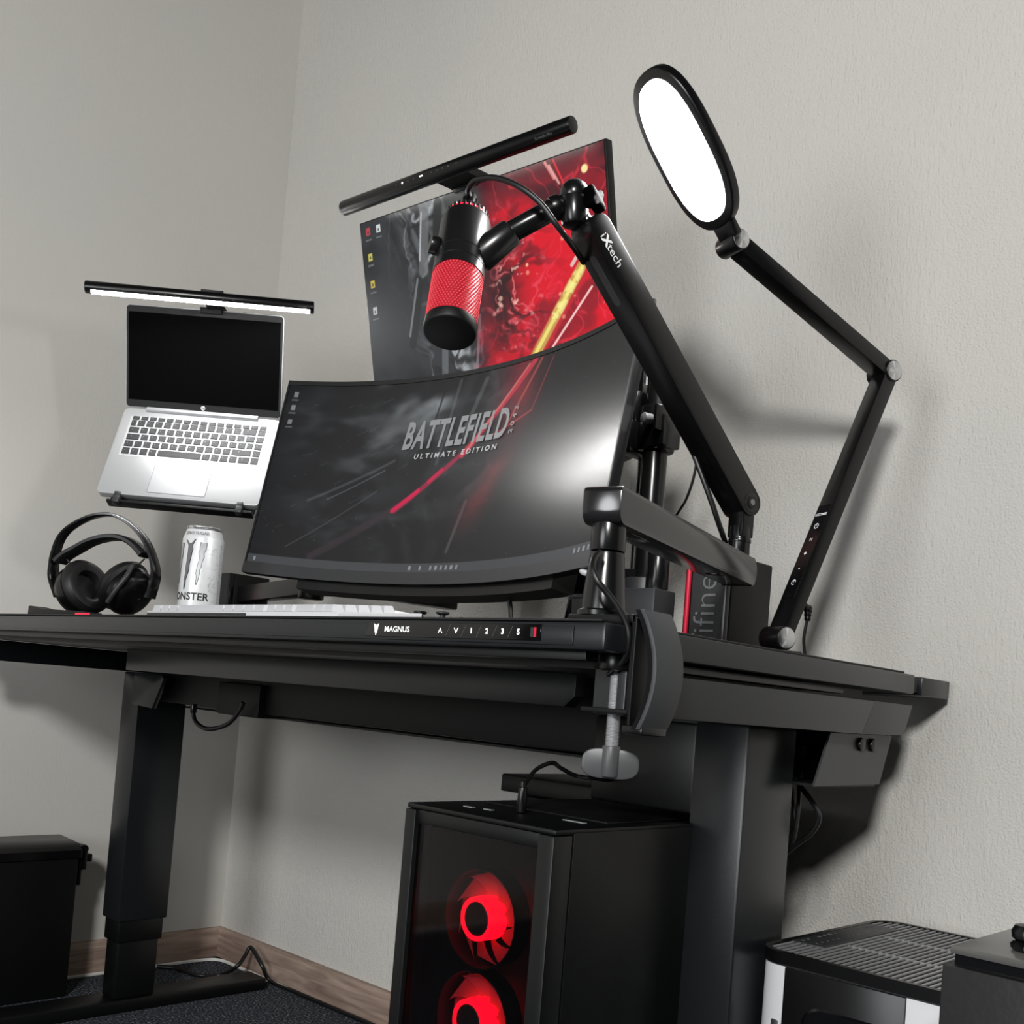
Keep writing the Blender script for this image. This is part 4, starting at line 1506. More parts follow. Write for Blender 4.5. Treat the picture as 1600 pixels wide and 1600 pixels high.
def oval(s0, s1, hw_, tp=.10):
    out = []
    L = s1 - s0
    for k in range(56):
        a = 2 * math.pi * k / 56
        x, y = math.cos(a), math.sin(a)
        yy = np.sign(y) * abs(y) ** .72
        xx = np.sign(x) * abs(x) ** .80
        out.append((xx * hw_ * (1 + tp * 0), (s0 + s1) / 2 + yy * L / 2))
    return out


Mh_ = axes(LH, nA, hax, hn)
if Mh_.to_3x3().determinant() < 0:
    Mh_ = axes(LH, -nA, hax, hn)
head = part('head', G().prism(oval(hc0, hc1, HWd), -.008, .006, Mh_, .003, 3), M_BLACK, lamp)
part('led_panel', G().prism(oval(hc0 + .0125, hc1 - .0125, HWd - .0105), .0055, .0066, Mh_), M_LED, head, 'glowing white oval light panel')
part('neck', G().box(-.017, .017, -.010, .016, -.0075, .0045, .003, M=Mh_).cyl(LJ, LH, .0055, .0055, 16), M_BLACK, lamp)
# plug and lead
pj = arm_px((1253, 945))
pp_ = LB + ld1 * pj - fs * .0105
lead = [pp_, pp_ - fs * .016 - Vector((0, 0, .004))]
w0 = dep(1262, 960, (pp_ - CAM).dot(_fw))
cbl = thing('lamp_power_lead', 'black lead plugged into the lamp lower arm, hanging to the desk', 'cable', w0 - Vector((0, 0, .1)))
part('plug', G().cyl(pp_ + fs * .002, pp_ - fs * .012, .0052, .0052, 14, .001).ball(tuple(pp_ - fs * .012), .0058, 14), M_BLACK, cbl)
st = pp_ - fs * .012
dz = (pp_ - CAM).dot(_fw)
rel = [st + Vector((0, 0, -.002)), dep(1262, 965, dz), dep(1258, 985, dz), dep(1256, 1003, dz), dep(1259, 1030, dz)]
part('strain_relief', G().lathe([(.0048, 0), (.0052, .004), (.0036, .0045), (.0036, .006), (.0048, .0065), (.0046, .010), (.0032, .0105), (.0032, .012), (.0044, .0125), (.0040, .016), (.0022, .0170)], 16, frame(st, (rel[1] - st).to_track_quat('Z', 'Y').to_matrix())), M_BLACK, cbl)
part('lead', G().tube(rel, .0021, 8), M_CABLE, cbl)

# ================================================================== SPEAKERS
def speaker(x0, x1, y0, y1, zt, label, lean=0.0, letters=True):
    t = thing('desk_speaker', label, 'speaker', ((x0 + x1) / 2, (y0 + y1) / 2, HM), 'pair of small desk speakers')
    part('cabinet', G().box(x0, x1, y0 + .012, y1, HM, zt, .003), M_BLACKM, t)
    part('front_frame', G().box(x0, x1, y0, y0 + .0115, HM, zt, .003), M_BLACK, t)
    part('grille_cloth', G().box(x0 + .013, x1 - .004, y0 - .0012, y0 + .002, HM + .004, zt - .004, .001), M_MESH, t)
    part('red_stripe', G().cyl((x0 + .0075, y0 - .0012, HM + .003), (x0 + .0075, y0 - .0012, zt - .003), .0034, .0034, 12), M_RED, t, 'thin red stripe')
    if letters:
        g = text('fifine', .050, offset=-.0006)
        cx = (x0 + x1) / 2 + .004
        g.warp(lambda p: Vector((cx - p.y, y0 - .0016, HM + .067 + p.x)))
        part('lettering', g, M_PRINTG, t)
    return t


speaker(-.271, -.203, .50, .615, .929, 'small black speaker with a red stripe beside the desk lamp')
speaker(-1.512, -1.442, .50, .60, .932, 'small black speaker behind the drink can', letters=False)

# ================================================================== HEADSET
DZ = 1.85
hsx = Vector((RIGHT.x, RIGHT.y, 0)).normalized()
hsy = Vector((-hsx.y, hsx.x, 0))
hs = thing('headset', 'black gaming headset with a double headband standing on the desk', 'headset', Vector((-1.207, .12, HM)))


def hp_(x, y, dz=0.0):
    return dep(x, y, DZ + dz)


outer = spline([hp_(*p) for p in ((94, 932), (84, 904), (84, 885), (86, 868), (95, 842), (111, 824), (139, 809), (164, 804), (184, 807), (207, 821), (226, 842), (237, 865), (243, 888), (242, 907), (233, 934))], 4)
nO = len(outer)
wO = [.028 - .008 * math.sin(math.pi * i / (nO - 1)) for i in range(nO)]
tO = [.0125 - .0065 * math.sin(math.pi * i / (nO - 1)) ** .6 for i in range(nO)]
part('headband', G().ribbon(outer, hsy + hsx * .25, wO, tO), M_SATIN, hs)
inner = spline([hp_(*p) for p in ((93, 878), (104, 868), (120, 859), (145, 846), (172, 840), (195, 842), (213, 852), (227, 868))], 4)
part('suspension_band', G().ribbon(inner, hsy + hsx * .25, .034, [.012 - .003 * math.sin(math.pi * i / (len(inner) - 1)) for i in range(len(inner))]), M_RUBBER, hs)
for a, b in (((104, 874), (113, 884)), ((226, 873), (216, 883))):
    part('elastic_cord', G().cyl(hp_(*a), hp_(*b), .0016, .0016, 8), M_RUBBER, hs)
for side, ctr, axd in ((-1, (127, 921), hsx * .80 - hsy * .42 + Vector((0, 0, .34))), (1, (200, 922), -hsx * .72 + hsy * .30 + Vector((0, 0, .50)))):
    axd = axd.normalized()
    c = hp_(*ctr, 0.0)
    F = frame(c, axd.to_track_quat('Z', 'Y').to_matrix()) @ Matrix.Scale(1.08, 4)
    cup = part('ear_cup', G().lathe([(0, -.026), (.026, -.026), (.036, -.020), (.041, -.008), (.041, .002), (.038, .004), (0, .004)], 40, F), M_BLACK, hs)
    part('cushion', G().lathe([(.022, .004), (.040, .004), (.0445, .009), (.0445, .016), (.040, .0225), (.033, .0245), (.025, .022), (.0215, .015), (.0215, .008), (0, .008)], 40, F), M_RUBBER, cup)
    part('outer_cap', G().lathe([(0, -.030), (.020, -.0295), (.027, -.0258), (0, -.0255)], 32, F), M_GLOSS, cup)
    part('yoke', G().tube([hp_(88, 905) if side < 0 else hp_(242, 905), c - axd * .028 + Vector((0, 0, .012)), c - axd * .030], .0055, 10), M_SATIN, hs)
    if side > 0:
        g = text('RIG', .016, offset=.0002)
        up_ = (UP - axd * UP.dot(axd)).normalized()
        rt_ = up_.cross(axd) * -1
        g.warp(lambda p: c - axd * .0305 + (hsx * 0) + up_.cross(-axd) * p.x + up_ * (p.y - .012))
        part('lettering', g, M_PRINTG, cup)
# folded boom microphone lying over the near cup
part('boom_stub', G().tube([hp_(168, 941, -.05), hp_(180, 923, -.055), hp_(197, 901, -.05), hp_(207, 884, -.035)], .0042, 10), M_GREYPL, hs)

# small dock left of the headset
dk = thing('headset_dock', 'low black dock with a red light strip beside the headset', 'dock', on(1, .07, 97, 957))
xl, xr = on(1, .045, 72, 950).x, on(1, .045, 160, 955).x
part('body', G().prism([(xl, 0), (xr, 0), (xr, .006), (xl + .05, .0105), (xl + .006, .0155), (xl, .015)], 0, .030, axes((0, .045, HM), (1, 0, 0), (0, 0, 1), (0, -1, 0)), .001), M_BLACKM, dk)
ra, rb = on(1, .014, 118, 956), on(1, .014, 139, 956)
part('red_light', G().box(ra.x, rb.x, .0135, .0155, HM + .0002, HM + .0028, .0003), M_REDGLOW, dk)

# ================================================================== CAN
cx_, cy_ = -1.010, .185
RC = .033
can = thing('drink_can', 'tall white drink can with black claw marks reading MONSTER', 'can', (cx_, cy_, HM))
CHt = .163
Mc = Matrix.Translation((cx_, cy_, HM))
part('body', G().lathe([(0, .004), (.022, .004), (.025, 0), (.027, .001), (RC - .001, .009), (RC, .013), (RC, CHt - .020), (RC - .0015, CHt - .0165), (.0280, CHt - .0055)], 56, Mc), M_CANW, can)
part('rim', G().lathe([(.0280, CHt - .0055), (.0272, CHt - .004), (.0283, CHt - .0022), (.0283, CHt - .0005), (.0272, CHt), (.0262, CHt - .001), (.0255, CHt - .005), (0, CHt - .005)], 56, Mc), M_CANM, can)
part('tab', G().prism(rrect(-.005, .005, -.012, .012, .004), CHt - .0045, CHt - .0005, Mc @ Matrix.Rotation(.6, 4, 'Z'), .0006), M_CANM, can)
tocam = math.atan2(CAM.y - cy_, CAM.x - cx_)


def on_can(g, x, z, d=.0004):
    def w_(p):
        zz = z + p.y
        r = RC + d
        if zz > CHt - .020:
            r = RC + d - .005 * min(1, (zz - (CHt - .020)) / .0145)
        a = tocam + (x + p.x) / RC
        return Vector((cx_ + r * math.cos(a), cy_ + r * math.sin(a), HM + zz))
    return g.warp(w_)


def claw(pts_l, pts_r, mt_in, name, grow=.0009):
    n = len(pts_l)
    for gr_, mt, d in ((grow, M_CANK, .0003), (0, mt_in, .0006)):
        g = G()
        for (x0, z0), (x1, z1) in zip(pts_l, pts_r):
            g.v.append(Vector((x0 - gr_, z0, 0)))
            g.v.append(Vector((x1 + gr_, z1, 0)))
        if gr_:
            g.v[0].y += gr_
            g.v[1].y += gr_
            g.v[-1].y -= gr_ * 2
            g.v[-2].y -= gr_ * 2
        for k in range(n - 1):
            g.f.append((2 * k, 2 * k + 1, 2 * k + 3, 2 * k + 2))
        part(name, on_can(g, 0, 0, d), mt, can)


# positions: x around the can from the middle facing the camera, z up the can
def jag(x_top, x_bot, z_top, z_bot, w_top, seed):
    rs = random.Random(seed)
    L_, R2 = [], []
    n = 13
    for k in range(n):
        t = k / (n - 1)
        x = x_top + (x_bot - x_top) * t + (rs.random() - .5) * .0018
        w_ = w_top * (1 - t) ** .55 * (.75 + .4 * rs.random()) + .0004
        z = z_top + (z_bot - z_top) * t
        L_.append((x - w_ / 2, z))
        R2.append((x + w_ / 2, z))
    return L_, R2


l_, r2 = jag(-.0195, -.0270, .136, .060, .0085, 2)
l_[0] = (-.0300, .1385)
r2[0] = (-.0120, .1400)
claw(l_, r2, M_CANG, 'claw_mark')
l_, r2 = jag(.0005, -.0065, .135, .068, .0085, 5)
claw(l_, r2, M_CANL, 'claw_mark')
l_, r2 = jag(-.0385, -.0450, .133, .070, .0065, 9)
claw(l_, r2, M_CANL, 'claw_mark')
g = fit(text('MONSTER', .0135, offset=.0003), .076, .0125)
part('lettering', on_can(g, -.022, .0475), M_CANK, can)
part('neck_lettering', on_can(text('ZERO SUGAR', .0070, offset=.00005, sx=1.1), -.014, CHt - .0125, .0005), M_CANG, can)
rs = random.Random(3)
fine = G()
for k in range(46):
    z = .018 + k * .0026
    L_ = .004 + rs.random() * .003
    fine.add([(-L_ / 2, 0, 0), (L_ / 2, 0, 0), (L_ / 2, .0009, 0), (-L_ / 2, .0009, 0)], [(0, 1, 2, 3)], Matrix.Translation((.0340 + rs.random() * .001, z, 0)))
for k in range(34):
    x, z, L_, a = .010 + rs.random() * .020, .04 + rs.random() * .09, .002 + rs.random() * .005, rs.random() * 3.1
    fine.add([(-L_ / 2, 0, 0), (L_ / 2, 0, 0), (L_ / 2, .0006, 0), (-L_ / 2, .0006, 0)], [(0, 1, 2, 3)], Matrix.Translation((x, z, 0)) @ Matrix.Rotation(a, 4, 'Z'))
part('small_print', on_can(fine, 0, 0, .0004), M_CANL, can, kind='stuff')

# ================================================================== WHITE KEYBOARD
kx0, kx1, ky0, ky1 = -.864, -.412, .022, .150
kb = thing('keyboard', 'white low keyboard along the front edge of the desk', 'keyboard', ((kx0 + kx1) / 2, (ky0 + ky1) / 2, HM))
case = part('case', G().prism([(ky0, HM), (ky1, HM), (ky1, HM + .020), (ky0, HM + .0075)], 0, kx1 - kx0, axes((kx0, 0, 0), (0, 1, 0), (0, 0, 1), (1, 0, 0)), .0015), M_WHITEPL, kb)
part('front_strip', G().box(kx0 + .002, kx0 + .26, ky0 - .0008, ky0 + .002, HM + .001, HM + .0055, .0004), M_GREYPL, kb)
slope = math.atan2(.0125, ky1 - ky0)
CAPS = {}


def cap_mesh(w_):
    k = round(w_, 4)
    if k not in CAPS:
        a, b, t = w_ / 2 - .0006, .0089, .0024
        v = [(-a, -b, 0), (a, -b, 0), (a, b, 0), (-a, b, 0), (-a + t, -b + t, .0085), (a - t, -b + t, .0085), (a - t, b - t, .0085), (-a + t, b - t, .0085)]
        g = G().add(v, [(0, 1, 2, 3), (4, 5, 6, 7), (0, 1, 5, 4), (1, 2, 6, 5), (2, 3, 7, 6), (3, 0, 4, 7)])
        CAPS[k] = mesh_of('keycap', g, M_KEYCAP, flat=True)
    return CAPS[k]


inv = ROOTINV[kb.name]
U = .01905
krows = [[1.25, 1.25, 1.25, 6.25, 1.25, 1.25, 1.25, 1.25, .25, 1, 1, 1, .25, 2, 1, 1], [2.25] + [1] * 10 + [2.75, .25, -1, 1, -1, .25, 1, 1, 1, 1], [1.75] + [1] * 11 + [2.25, .25, -1, -1, -1, .25, 1, 1, 1, 1],
         [1.5] + [1] * 12 + [1.5, .25, 1, 1, 1, .25, 1, 1, 1, 1], [1] * 13 + [2, .25, 1, 1, 1, .25, 1, 1, 1, 1], [1, -1, 1, 1, 1, 1, -.5, 1, 1, 1, 1, -.5, 1, 1, 1, 1, .25, 1, 1, 1]]
for r0_, ws in enumerate(krows):
    y = ky0 + .0125 + r0_ * .0192 + (.004 if r0_ == 5 else 0)
    z = HM + .0078 + (y - ky0) * math.tan(slope)
    x = kx0 + .008
    for w_ in ws:
        ww = abs(w_) * U
        if w_ >= 1:
            o = bpy.data.objects.new('keycap', cap_mesh(ww))
            COL.objects.link(o)
            o.parent = kb
            o.matrix_basis = inv @ Matrix.Translation((x + ww / 2, y, z)) @ Matrix.Rotation(slope, 4, 'X')
        x += ww

# ================================================================== MOUSE, GAMEPAD
mm = on(1, .20, 612, 954)
mo = thing('mouse', 'white perforated computer mouse behind the desk front edge', 'mouse', (mm.x, .20, HM))
mz = mm.z - HM
Mm = axes((mm.x, .20, HM), (.55, .83, 0), (-.83, .55, 0), (0, 0, 1))
m_perf = mat('perforated_shell', (.7, .7, .7), .4)
nt = m_perf.node_tree
vo = nt.nodes.new('ShaderNodeTexVoronoi')
vo.inputs['Scale'].default_value = 170
vo.inputs['Randomness'].default_value = .15
tc = nt.nodes.new('ShaderNodeTexCoord')
nt.links.new(tc.outputs['Object'], vo.inputs['Vector'])
cr = nt.nodes.new('ShaderNodeValToRGB')
cr.color_ramp.interpolation = 'CONSTANT'
cr.color_ramp.elements[0].color = (.02, .02, .02, 1)
cr.color_ramp.elements[1].color = (.74, .74, .75, 1)
cr.color_ramp.elements[1].position = .40
nt.links.new(vo.outputs['Distance'], cr.inputs[0])
nt.links.new(cr.outputs[0], nt.nodes['Principled BSDF'].inputs['Base Color'])
g = G()
n1, n2 = 24, 10
for j in range(n2 + 1):
    ph = math.pi / 2 * j / n2
    for i in range(n1):
        a = 2 * math.pi * i / n1
        rx, ry = .060, .032
        x = rx * math.cos(a) * math.cos(ph) ** .6
        y = ry * math.sin(a) * math.cos(ph) ** .6
        z = mz * math.sin(ph) * (1 - .18 * (x / rx))
        g.v.append(Mm @ Vector((x, y, .001 + z)))
for j in range(n2):
    for i in range(n1):
        k = (i + 1) % n1
        g.f.append((j * n1 + i, j * n1 + k, (j + 1) * n1 + k, (j + 1) * n1 + i))
g.f.append(tuple(range(n1))[::-1])
part('shell', g, m_perf, mo)
part('scroll_wheel', G().cyl(Mm @ Vector((.034, -.004, mz * .72)), Mm @ Vector((.034, .004, mz * .72)), .010, .010, 18, .001), M_BLACK, mo)

st1, st2 = on(1, .26, 655, 956), on(1, .26, 690, 957)
gp = thing('gamepad', 'dark gamepad with two thumbsticks lying on the desk mat', 'gamepad', ((st1.x + st2.x) / 2, .262, HM))
gc = (st1.x + st2.x) / 2
g = G().ball((gc, .272, HM + .014), 1, 20, (.062, .036, .0125))
for sx in (-1, 1):
    g.ball((gc + sx * .052, .300, HM + .013), 1, 16, (.022, .050, .0125))
part('body', g, M_BLACKM, gp)
for s_, mt in ((st1, M_BLACK), (st2, M_GREYPL)):
    top_ = s_.z + .001
    k = part('thumbstick', G().cyl((s_.x, .262, HM + .02), (s_.x, .262, top_ - .003), .0042, .0042, 16).lathe([(0, 0), (.007, 0), (.0095, .0018), (.0095, .0034), (.0075, .0044), (.004, .0036), (0, .0034)], 24, Matrix.Translation((s_.x, .262, top_ - .004))), mt, gp)
for dx, dy in ((.052, .01), (.062, .02), (.042, .02), (.052, .03)):
    part('button', G().cyl((gc + dx, .262 + dy, HM + .02), (gc + dx, .262 + dy, HM + .0285), .0045, .0045, 12, .001), M_GLOSS, gp)

# small folded bracket near the column
bk = on(1, .30, 910, 944)
g = G()
Mb = axes((bk.x - .004, .30, HM), (1, 0, 0), (0, 0, 1), (0, -1, 0))
hgt = on(1, .30, 905, 932).z - HM
g.prism([(-.022, 0), (-.019, 0), (-.010, hgt), (.016, hgt + .002), (.016, hgt - .004), (-.006, hgt - .005)], -.012, .012, Mb, .0006)
g.prism([(-.004, hgt - .002), (.014, hgt - .002), (.002, .0), (-.001, .0)], -.012, .012, Mb, .0006)
single('phone_bracket', g, M_BLACKM, 'small folded black metal bracket beside the clamp column', 'bracket')
pts = [on(1, .40, 786, 905), on(1, .40, 792, 925), on(1, .40, 797, 945), on(1, .40, 799, 985)]
single('monitor_cable', G().tube(pts, .0036, 8), M_CABLE, 'black cable dropping from under the curved monitor', 'cable', base=pts[-1])

# ================================================================== PC TOWER
X0, X1, Y0, Y1, Z1 = -.356, -.126, .100, .545, .583
pc = thing('pc_tower', 'black computer tower with red glowing fans behind a dark glass front', 'computer', ((X0 + X1) / 2, (Y0 + Y1) / 2, 0))
part('feet', G().box(X0 + .02, X1 - .02, Y0 + .03, Y0 + .08, 0, .018, .003).box(X0 + .02, X1 - .02, Y1 - .08, Y1 - .03, 0, .018, .003), M_RUBBER, pc)
part('side_panel', G().box(X1 - .004, X1, Y0 + .032, Y1, .018, Z1 - .004, .001), M_POWDER2, pc)
part('side_panel', G().box(X0, X0 + .004, Y0 + .032, Y1, .018, Z1 - .004, .001), M_POWDER2, pc)
part('top_panel', G().box(X0, X1, Y0 + .002, Y1, Z1 - .006, Z1, .002), M_POWDER2, pc)
part('floor_panel', G().box(X0, X1, Y0 + .005, Y1, .018, .026, .001), M_POWDER2, pc)
part('rear_panel', G().box(X0 + .004, X1 - .004, Y1 - .004, Y1 - .0005, .026, Z1 - .006), M_POWDER2, pc)
part('front_frame', G().box(X0, X0 + .018, Y0, Y0 + .030, .018, Z1 - .0065, .002).box(X1 - .022, X1, Y0, Y0 + .030, .018, Z1 - .0065, .002).box(X0 + .018, X1 - .022, Y0 + .004, Y0 + .030, Z1 - .022, Z1 - .0065, .001).box(X0 + .018, X1 - .022, Y0 + .004, Y0 + .030, .018, .040, .001), M_POWDER2, pc)
part('front_glass', G().box(X0 + .0182, X1 - .0222, Y0 + .006, Y0 + .0085, .0402, Z1 - .0222), M_GLASS, pc)
part('inner_wall', G().box(X0 + .006, X1 - .006, Y0 + .060, Y0 + .064, .027, Z1 - .007), M_BLACKM, pc)
fcx = -.2465
m_blade = mat('fan_blade_translucent', (.62, .05, .07), .5, spec=.2)
for fz in (.468, .356, .244, .132):
    fy = Y0 + .036
    fan = part('case_fan', G().lathe([(.0535, -.012), (.0555, -.012), (.0555, .012), (.0535, .012), (.0535, -.012)], 40, axes((fcx, fy, fz), (1, 0, 0), (0, 0, 1), (0, -1, 0))), M_BLACKM, pc)
    Mf = axes((fcx, fy, fz), (1, 0, 0), (0, 0, 1), (0, -1, 0))
    part('hub', G().lathe([(0, .017), (.0175, .017), (.0190, .0155), (.0190, -.008), (0, -.008)], 32, Mf), M_MAT, fan)
    part('light_ring', G().lathe([(.0192, -.008), (.0245, -.008), (.0240, .0165), (.0192, .0165), (.0192, -.008)], 32, Mf), M_FANGLOW, fan)
    bl = G()
    for k in range(9):
        a = 2 * math.pi * k / 9
        Mk = Mf @ Matrix.Rotation(a, 4, 'Z')
        pts_ = []
        for q in range(6):
            r_ = .0235 + .029 * q / 5
            tw = .42 - .05 * q
            sp_ = .30 + .02 * q
            for e_, zz in ((-sp_, -.012), (sp_, -.003)):
                aa = e_ + .10 * q
                pts_.append((r_ * math.cos(aa), r_ * math.sin(aa), zz))
        bl.add(pts_, [(2 * q, 2 * q + 1, 2 * q + 3, 2 * q + 2) for q in range(5)], Mk)
    part('blades', bl, m_blade, fan)
for x_, y_, w_ in ((-.302, .150, .014), (-.276, .156, .012), (-.172, .185, .030)):
    part('front_port', G().box(x_ - w_ / 2, x_ + w_ / 2, y_ - .003, y_ + .003, Z1 - .0004, Z1 + .0008), M_STEEL, pc, 'bright metal port')
part('top_filter', G().box(X0 + .02, X1 - .02, Y0 + .11, Y1 - .03, Z1, Z1 + .002, .0008), M_BLACKM, pc)
# headset lead plugged into the tower top
u0 = on(2, Z1, 814, 1271)
pts = [u0 + Vector((0, 0, .001)), u0 + Vector((0, 0, .030)), on(1, u0.y + .01, 816, 1232), on(1, u0.y + .04, 836, 1204), on(1, u0.y + .06, 862, 1192), on(1, u0.y + .07, 876, 1200), on(1, u0.y + .09, 900, 1212), on(1, u0.y + .12, 935, 1217), on(1, u0.y + .30, 960, 1222)]
ul = thing('usb_lead', 'black lead plugged into the top of the computer tower', 'cable', u0)
part('plug', G().cyl(u0 + Vector((0, 0, .0012)), u0 + Vector((0, 0, .030)), .0058, .0052, 14, .001).cyl(u0 + Vector((0, 0, .030)), u0 + Vector((0, 0, .036)), .0035, .003, 12), M_BLACK, ul)
part('lead', G().tube([u0 + Vector((0, 0, .034))] + pts[2:], .0026, 8), M_CABLE, ul)
# cabinet behind the tower
cb_ = thing('storage_cabinet', 'black cabinet with a projecting lid behind the computer tower', 'cabinet', (-.47, .665, 0))
part('body', G().box(-.645, -.29, .60, .755, 0, .552, .003), M_BLACKM, cb_)
part('lid', G().box(-.683, -.24, .595, .758, .5545, .584, .003), M_POWDER2, cb_)

# ================================================================== AIR PURIFIER
AX0, AX1, AY0, AY1, AZ = -.052, .205, .380, .712, .452
ap_ = thing('air_purifier', 'white and black air purifier with a slatted top', 'air purifier', ((AX0 + AX1) / 2, (AY0 + AY1) / 2, 0))
RRD = .036
outl = rrect(AX0, AX1, AY0, AY1, RRD, 8)
part('white_shell', G().prism(outl, .01, AZ - .014, None, .002), M_WHITEPL, ap_)
fx0, fx1 = AX0 + .040, AX1 - .078
fr_ = part('front_panel', G().box(fx0, fx1, AY0 - .0018, AY0 + .004, .012, AZ - .0145, .001), M_BLACK, ap_)
hx0, hx1, hz0, hz1 = fx0 + .026, fx1 - .006, .315, AZ - .052
inner_ = rrect(hx0, hx1, hz0, hz1, .022, 6)
outer_ = [(x + (.0022 if x > (hx0 + hx1) / 2 else -.0022), z + (.0022 if z > (hz0 + hz1) / 2 else -.0022)) for x, z in inner_]
rimg = G()
nn = len(inner_)
for (xa, za), (xb, zb) in zip(inner_, outer_):
    rimg.v += [Vector((xa, AY0 - .003, za)), Vector((xb, AY0 - .0018, zb))]
for k in range(nn):
    j = (k + 1) % nn
    rimg.f.append((2 * k, 2 * j, 2 * j + 1, 2 * k + 1))
part('handle_rim', rimg, M_GLOSS, fr_)
part('handle_recess', G().prism(inner_, 0, .0006, axes((0, AY0 - .0019, 0), (1, 0, 0), (0, 0, 1), (0, -1, 0))), M_GLOSS, fr_)
part('side_button', G().box(AX0 + .026, AX0 + .036, AY0 - .0006, AY0 + .008, .330, AZ - .075, .002), M_GREYPL, ap_)
tg_ = part('top_rim', G().prism(rrect(AX0 - .001, AX1 + .001, AY0 - .001, AY1 + .001, RRD, 8), AZ - .0140, AZ - .0125, None, .0005), M_MAT, ap_)
rim2 = G()
oo, ii = rrect(AX0 - .001, AX1 + .001, AY0 - .001, AY1 + .001, RRD, 8), rrect(AX0 + .006, AX1 - .006, AY0 + .006, AY1 - .006, RRD - .006, 8)
k0 = len(oo)
for (a, b), (c, d) in zip(oo, ii):
    rim2.v += [Vector((a, b, AZ - .0125)), Vector((a, b, AZ + .001)), Vector((c, d, AZ + .001)), Vector((c, d, AZ - .0125))]
for k in range(k0):
    j = (k + 1) % k0
    for e_ in range(3):
        rim2.f.append((4 * k + e_, 4 * j + e_, 4 * j + e_ + 1, 4 * k + e_ + 1))
part('top_edge', rim2, M_BLACK, ap_)
nsl = 30
slm = {}
pan_y0, pan_y1, pan_x1 = .45, .655, AX0 + .050
for k in range(nsl):
    x = AX0 + .010 + k * (AX1 - AX0 - .020) / (nsl - 1)
    dd = min(x - AX0 - .006, AX1 - .006 - x)
    rr_ = RRD - .006
    cut = rr_ - math.sqrt(max(0, rr_ ** 2 - (rr_ - dd) ** 2)) if dd < rr_ else 0
    spans = [(AY0 + .0065 + cut, AY1 - .0065 - cut)]
    if x < pan_x1:
        spans = [(spans[0][0], pan_y0), (pan_y1, spans[0][1])]
    for ya, yb in spans:
        if yb - ya < .004:
            continue
        L_ = round(yb - ya, 4)
        if L_ not in slm:
            slm[L_] = mesh_of('slat', G().box(-.0015, .0015, -L_ / 2, L_ / 2, -.0015, 0), M_PURTOP, flat=True)
        o = bpy.data.objects.new('slat', slm[L_])
        COL.objects.link(o)
        o.parent = tg_
        o.matrix_basis = ROOTINV[ap_.name] @ Matrix.Translation((x, (ya + yb) / 2, AZ))
for y_ in (.50, .60):
    part('slat_tie', G().box(AX0 + .055, AX1 - .02, y_ - .0007, y_ + .0007, AZ - .003, AZ - .0002), M_PURTOP, tg_)
cp = part('touch_panel', G().box(AX0 + .0065, pan_x1 - .002, pan_y0 + .001, pan_y1 - .001, AZ - .012, AZ + .0012, .001), M_GREYPL, ap_)
rs = random.Random(12)
for k in range(14):
    y_ = pan_y0 + .012 + k * .0135
    for x_, s_ in ((AX0 + .016, .0013 + rs.random() * .0016), (AX0 + .034, .0010)):
        if rs.random() < .75:
            part('panel_symbol', G().box(x_ - s_, x_ + s_, y_ - s_, y_ + s_, AZ + .0012, AZ + .0015), M_PRINTG, cp)

# ================================================================== FLOOR SPEAKER AT THE RIGHT
BX0, BX1, BY0, BY1, BZ = .265, .52, .122, .42, .55
fs_ = thing('floor_speaker', 'black wood veneer floor speaker box with a grey top plate', 'speaker', ((BX0 + BX1) / 2, (BY0 + BY1) / 2, 0))
part('cabinet', G().box(BX0 - .004, BX1 + .004, BY0 - .004, BY1 + .004, 0, BZ - .0145, .002), M_VENEER, fs_)
part('plinth', G().box(BX0 + .003, BX1 - .003, BY0 + .003, BY1 - .003, BZ - .0145, BZ - .0062), M_GLOSS, fs_)
part('top_plate', G().box(BX0, BX1, BY0, BY1, BZ - .006, BZ, .0012), M_TOPPLATE, fs_)
pk = on(2, BZ, 1606, 1487)
pkt = thing('rubber_foot', 'stacked black rubber puck on the grey top of the floor speaker', 'puck', (pk.x, pk.y, BZ))
part('puck', G().lathe([(0, 0), (.010, 0), (.0125, .002), (.0130, .005), (.0105, .0075), (0, .0075)], 28, Matrix.Translation((pk.x, pk.y, BZ))), M_GLOSS, pkt)
part('puck', G().lathe([(0, .0075), (.009, .0075), (.0120, .010), (.0125, .015), (.0100, .0195), (.006, .0205), (0, .0205)], 28, Matrix.Translation((pk.x, pk.y, BZ))), M_BLACK, pkt)

# ================================================================== CASE AT THE LEFT
cs = thing('storage_case', 'tall black plastic case with a rounded lid and side latch by the left wall', 'case', (-1.72, .12, 0))
part('body', G().box(-1.782, -1.660, -.11, .330, 0, .296, .006), M_BLACKM, cs)
Mk = axes((0, -.115, 0), (1, 0, 0), (0, 0, 1), (0, -1, 0))
g = G()
g.prism([(-1.785, .2965), (-1.657, .2965), (-1.657, .314), (-1.672, .326), (-1.770, .331), (-1.785, .322)], -.450, 0.0, Mk, .004, 3)
part('lid', g, M_BLACK, cs)
part('latch', G().cyl((-1.700, .345, .312), (-1.672, .345, .312), .010, .010, 16, .002).box(-1.700, -1.670, .334, .352, .268, .312, .002).box(-1.700, -1.670, .350, .364, .285, .302, .003).box(-1.698, -1.672, .331, .343, .235, .275, .002), M_BLACK, cs)

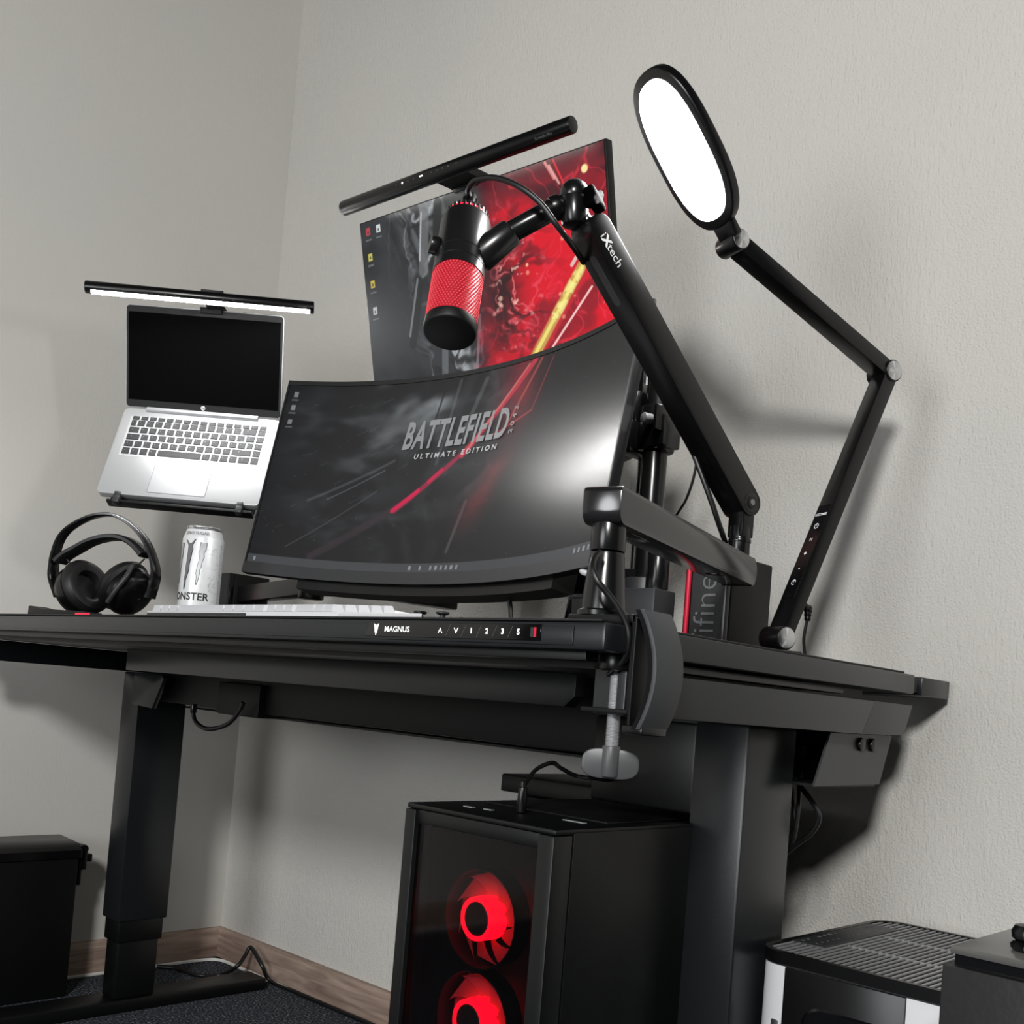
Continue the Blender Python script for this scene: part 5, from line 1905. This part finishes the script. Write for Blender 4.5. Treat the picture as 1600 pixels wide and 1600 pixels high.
# ================================================================== UNDER-DESK POWER AND CABLES
ps = on(1, .53, 1262, 1185)
pw = thing('power_strip', 'black power strip with a plugged adapter inside the cable tray', 'power strip', (-.20, .53, .6402))
part('body', G().box(-.42, -.075, .505, .555, .6402, .664, .003), M_BLACKM, pw)
part('switch', G().box(-.098, -.088, .520, .536, .664, .682, .002), M_GREYPL, pw)
part('adapter', G().box(-.17, -.135, .508, .552, .664, .69, .004), M_BLACK, pw)
for i, (lab, pp) in enumerate((('black cable looping out below the cable tray near the right leg', ((1236, 1220), (1258, 1238), (1275, 1262), (1280, 1280), (1268, 1302), (1244, 1320), (1226, 1335))),
                             ('black cable dropping straight from the tray behind the right leg', ((1250, 1205), (1249, 1240), (1246, 1275), (1240, 1310), (1228, 1332))),
                             ('black cable bunched close behind the right leg', ((1232, 1230), (1241, 1262), (1243, 1290), (1234, 1310), (1224, 1326))))):
    pts = [on(1, .50 + .012 * i, *p) for p in pp]
    pts[0] = Vector((pts[0].x, pts[0].y, .645))
    single('tray_cable', G().tube(pts, .0032, 8), M_CABLE, lab, 'cable', base=pts[-1], group='cables under the tray')
pts = [on(1, .33, *p) for p in ((303, 1100), (302, 1114), (306, 1128), (320, 1138), (338, 1138), (358, 1130), (374, 1112), (380, 1098))]
lc_ = thing('motor_cable', 'short black cable looping below the desk beam beside the far leg', 'cable', pts[3])
part('plug', G().cyl(pts[0], pts[1], .0068, .0062, 14, .001), M_BLACK, lc_)
part('lead', G().tube(pts, .0042, 10), M_CABLE, lc_)
pts = [on(2, .005, 246, 1510), on(2, .005, 275, 1513), on(2, .005, 310, 1524), on(2, .006, 345, 1523), on(1, .700, 370, 1510), on(1, .725, 383, 1493), on(1, .738, 391, 1480), on(1, .738, 399, 1490), on(1, .738, 410, 1510), on(2, .006, 428, 1533), on(2, .006, 470, 1552), on(2, .006, 530, 1578), on(2, .006, 580, 1600), on(2, .006, 640, 1628)]
for p in pts:
    p.y = min(p.y, .757)
single('floor_cable', G().tube(pts, .0046, 10), M_CABLE, 'thick black cable humping over the carpet beside the skirting', 'cable', base=pts[0])
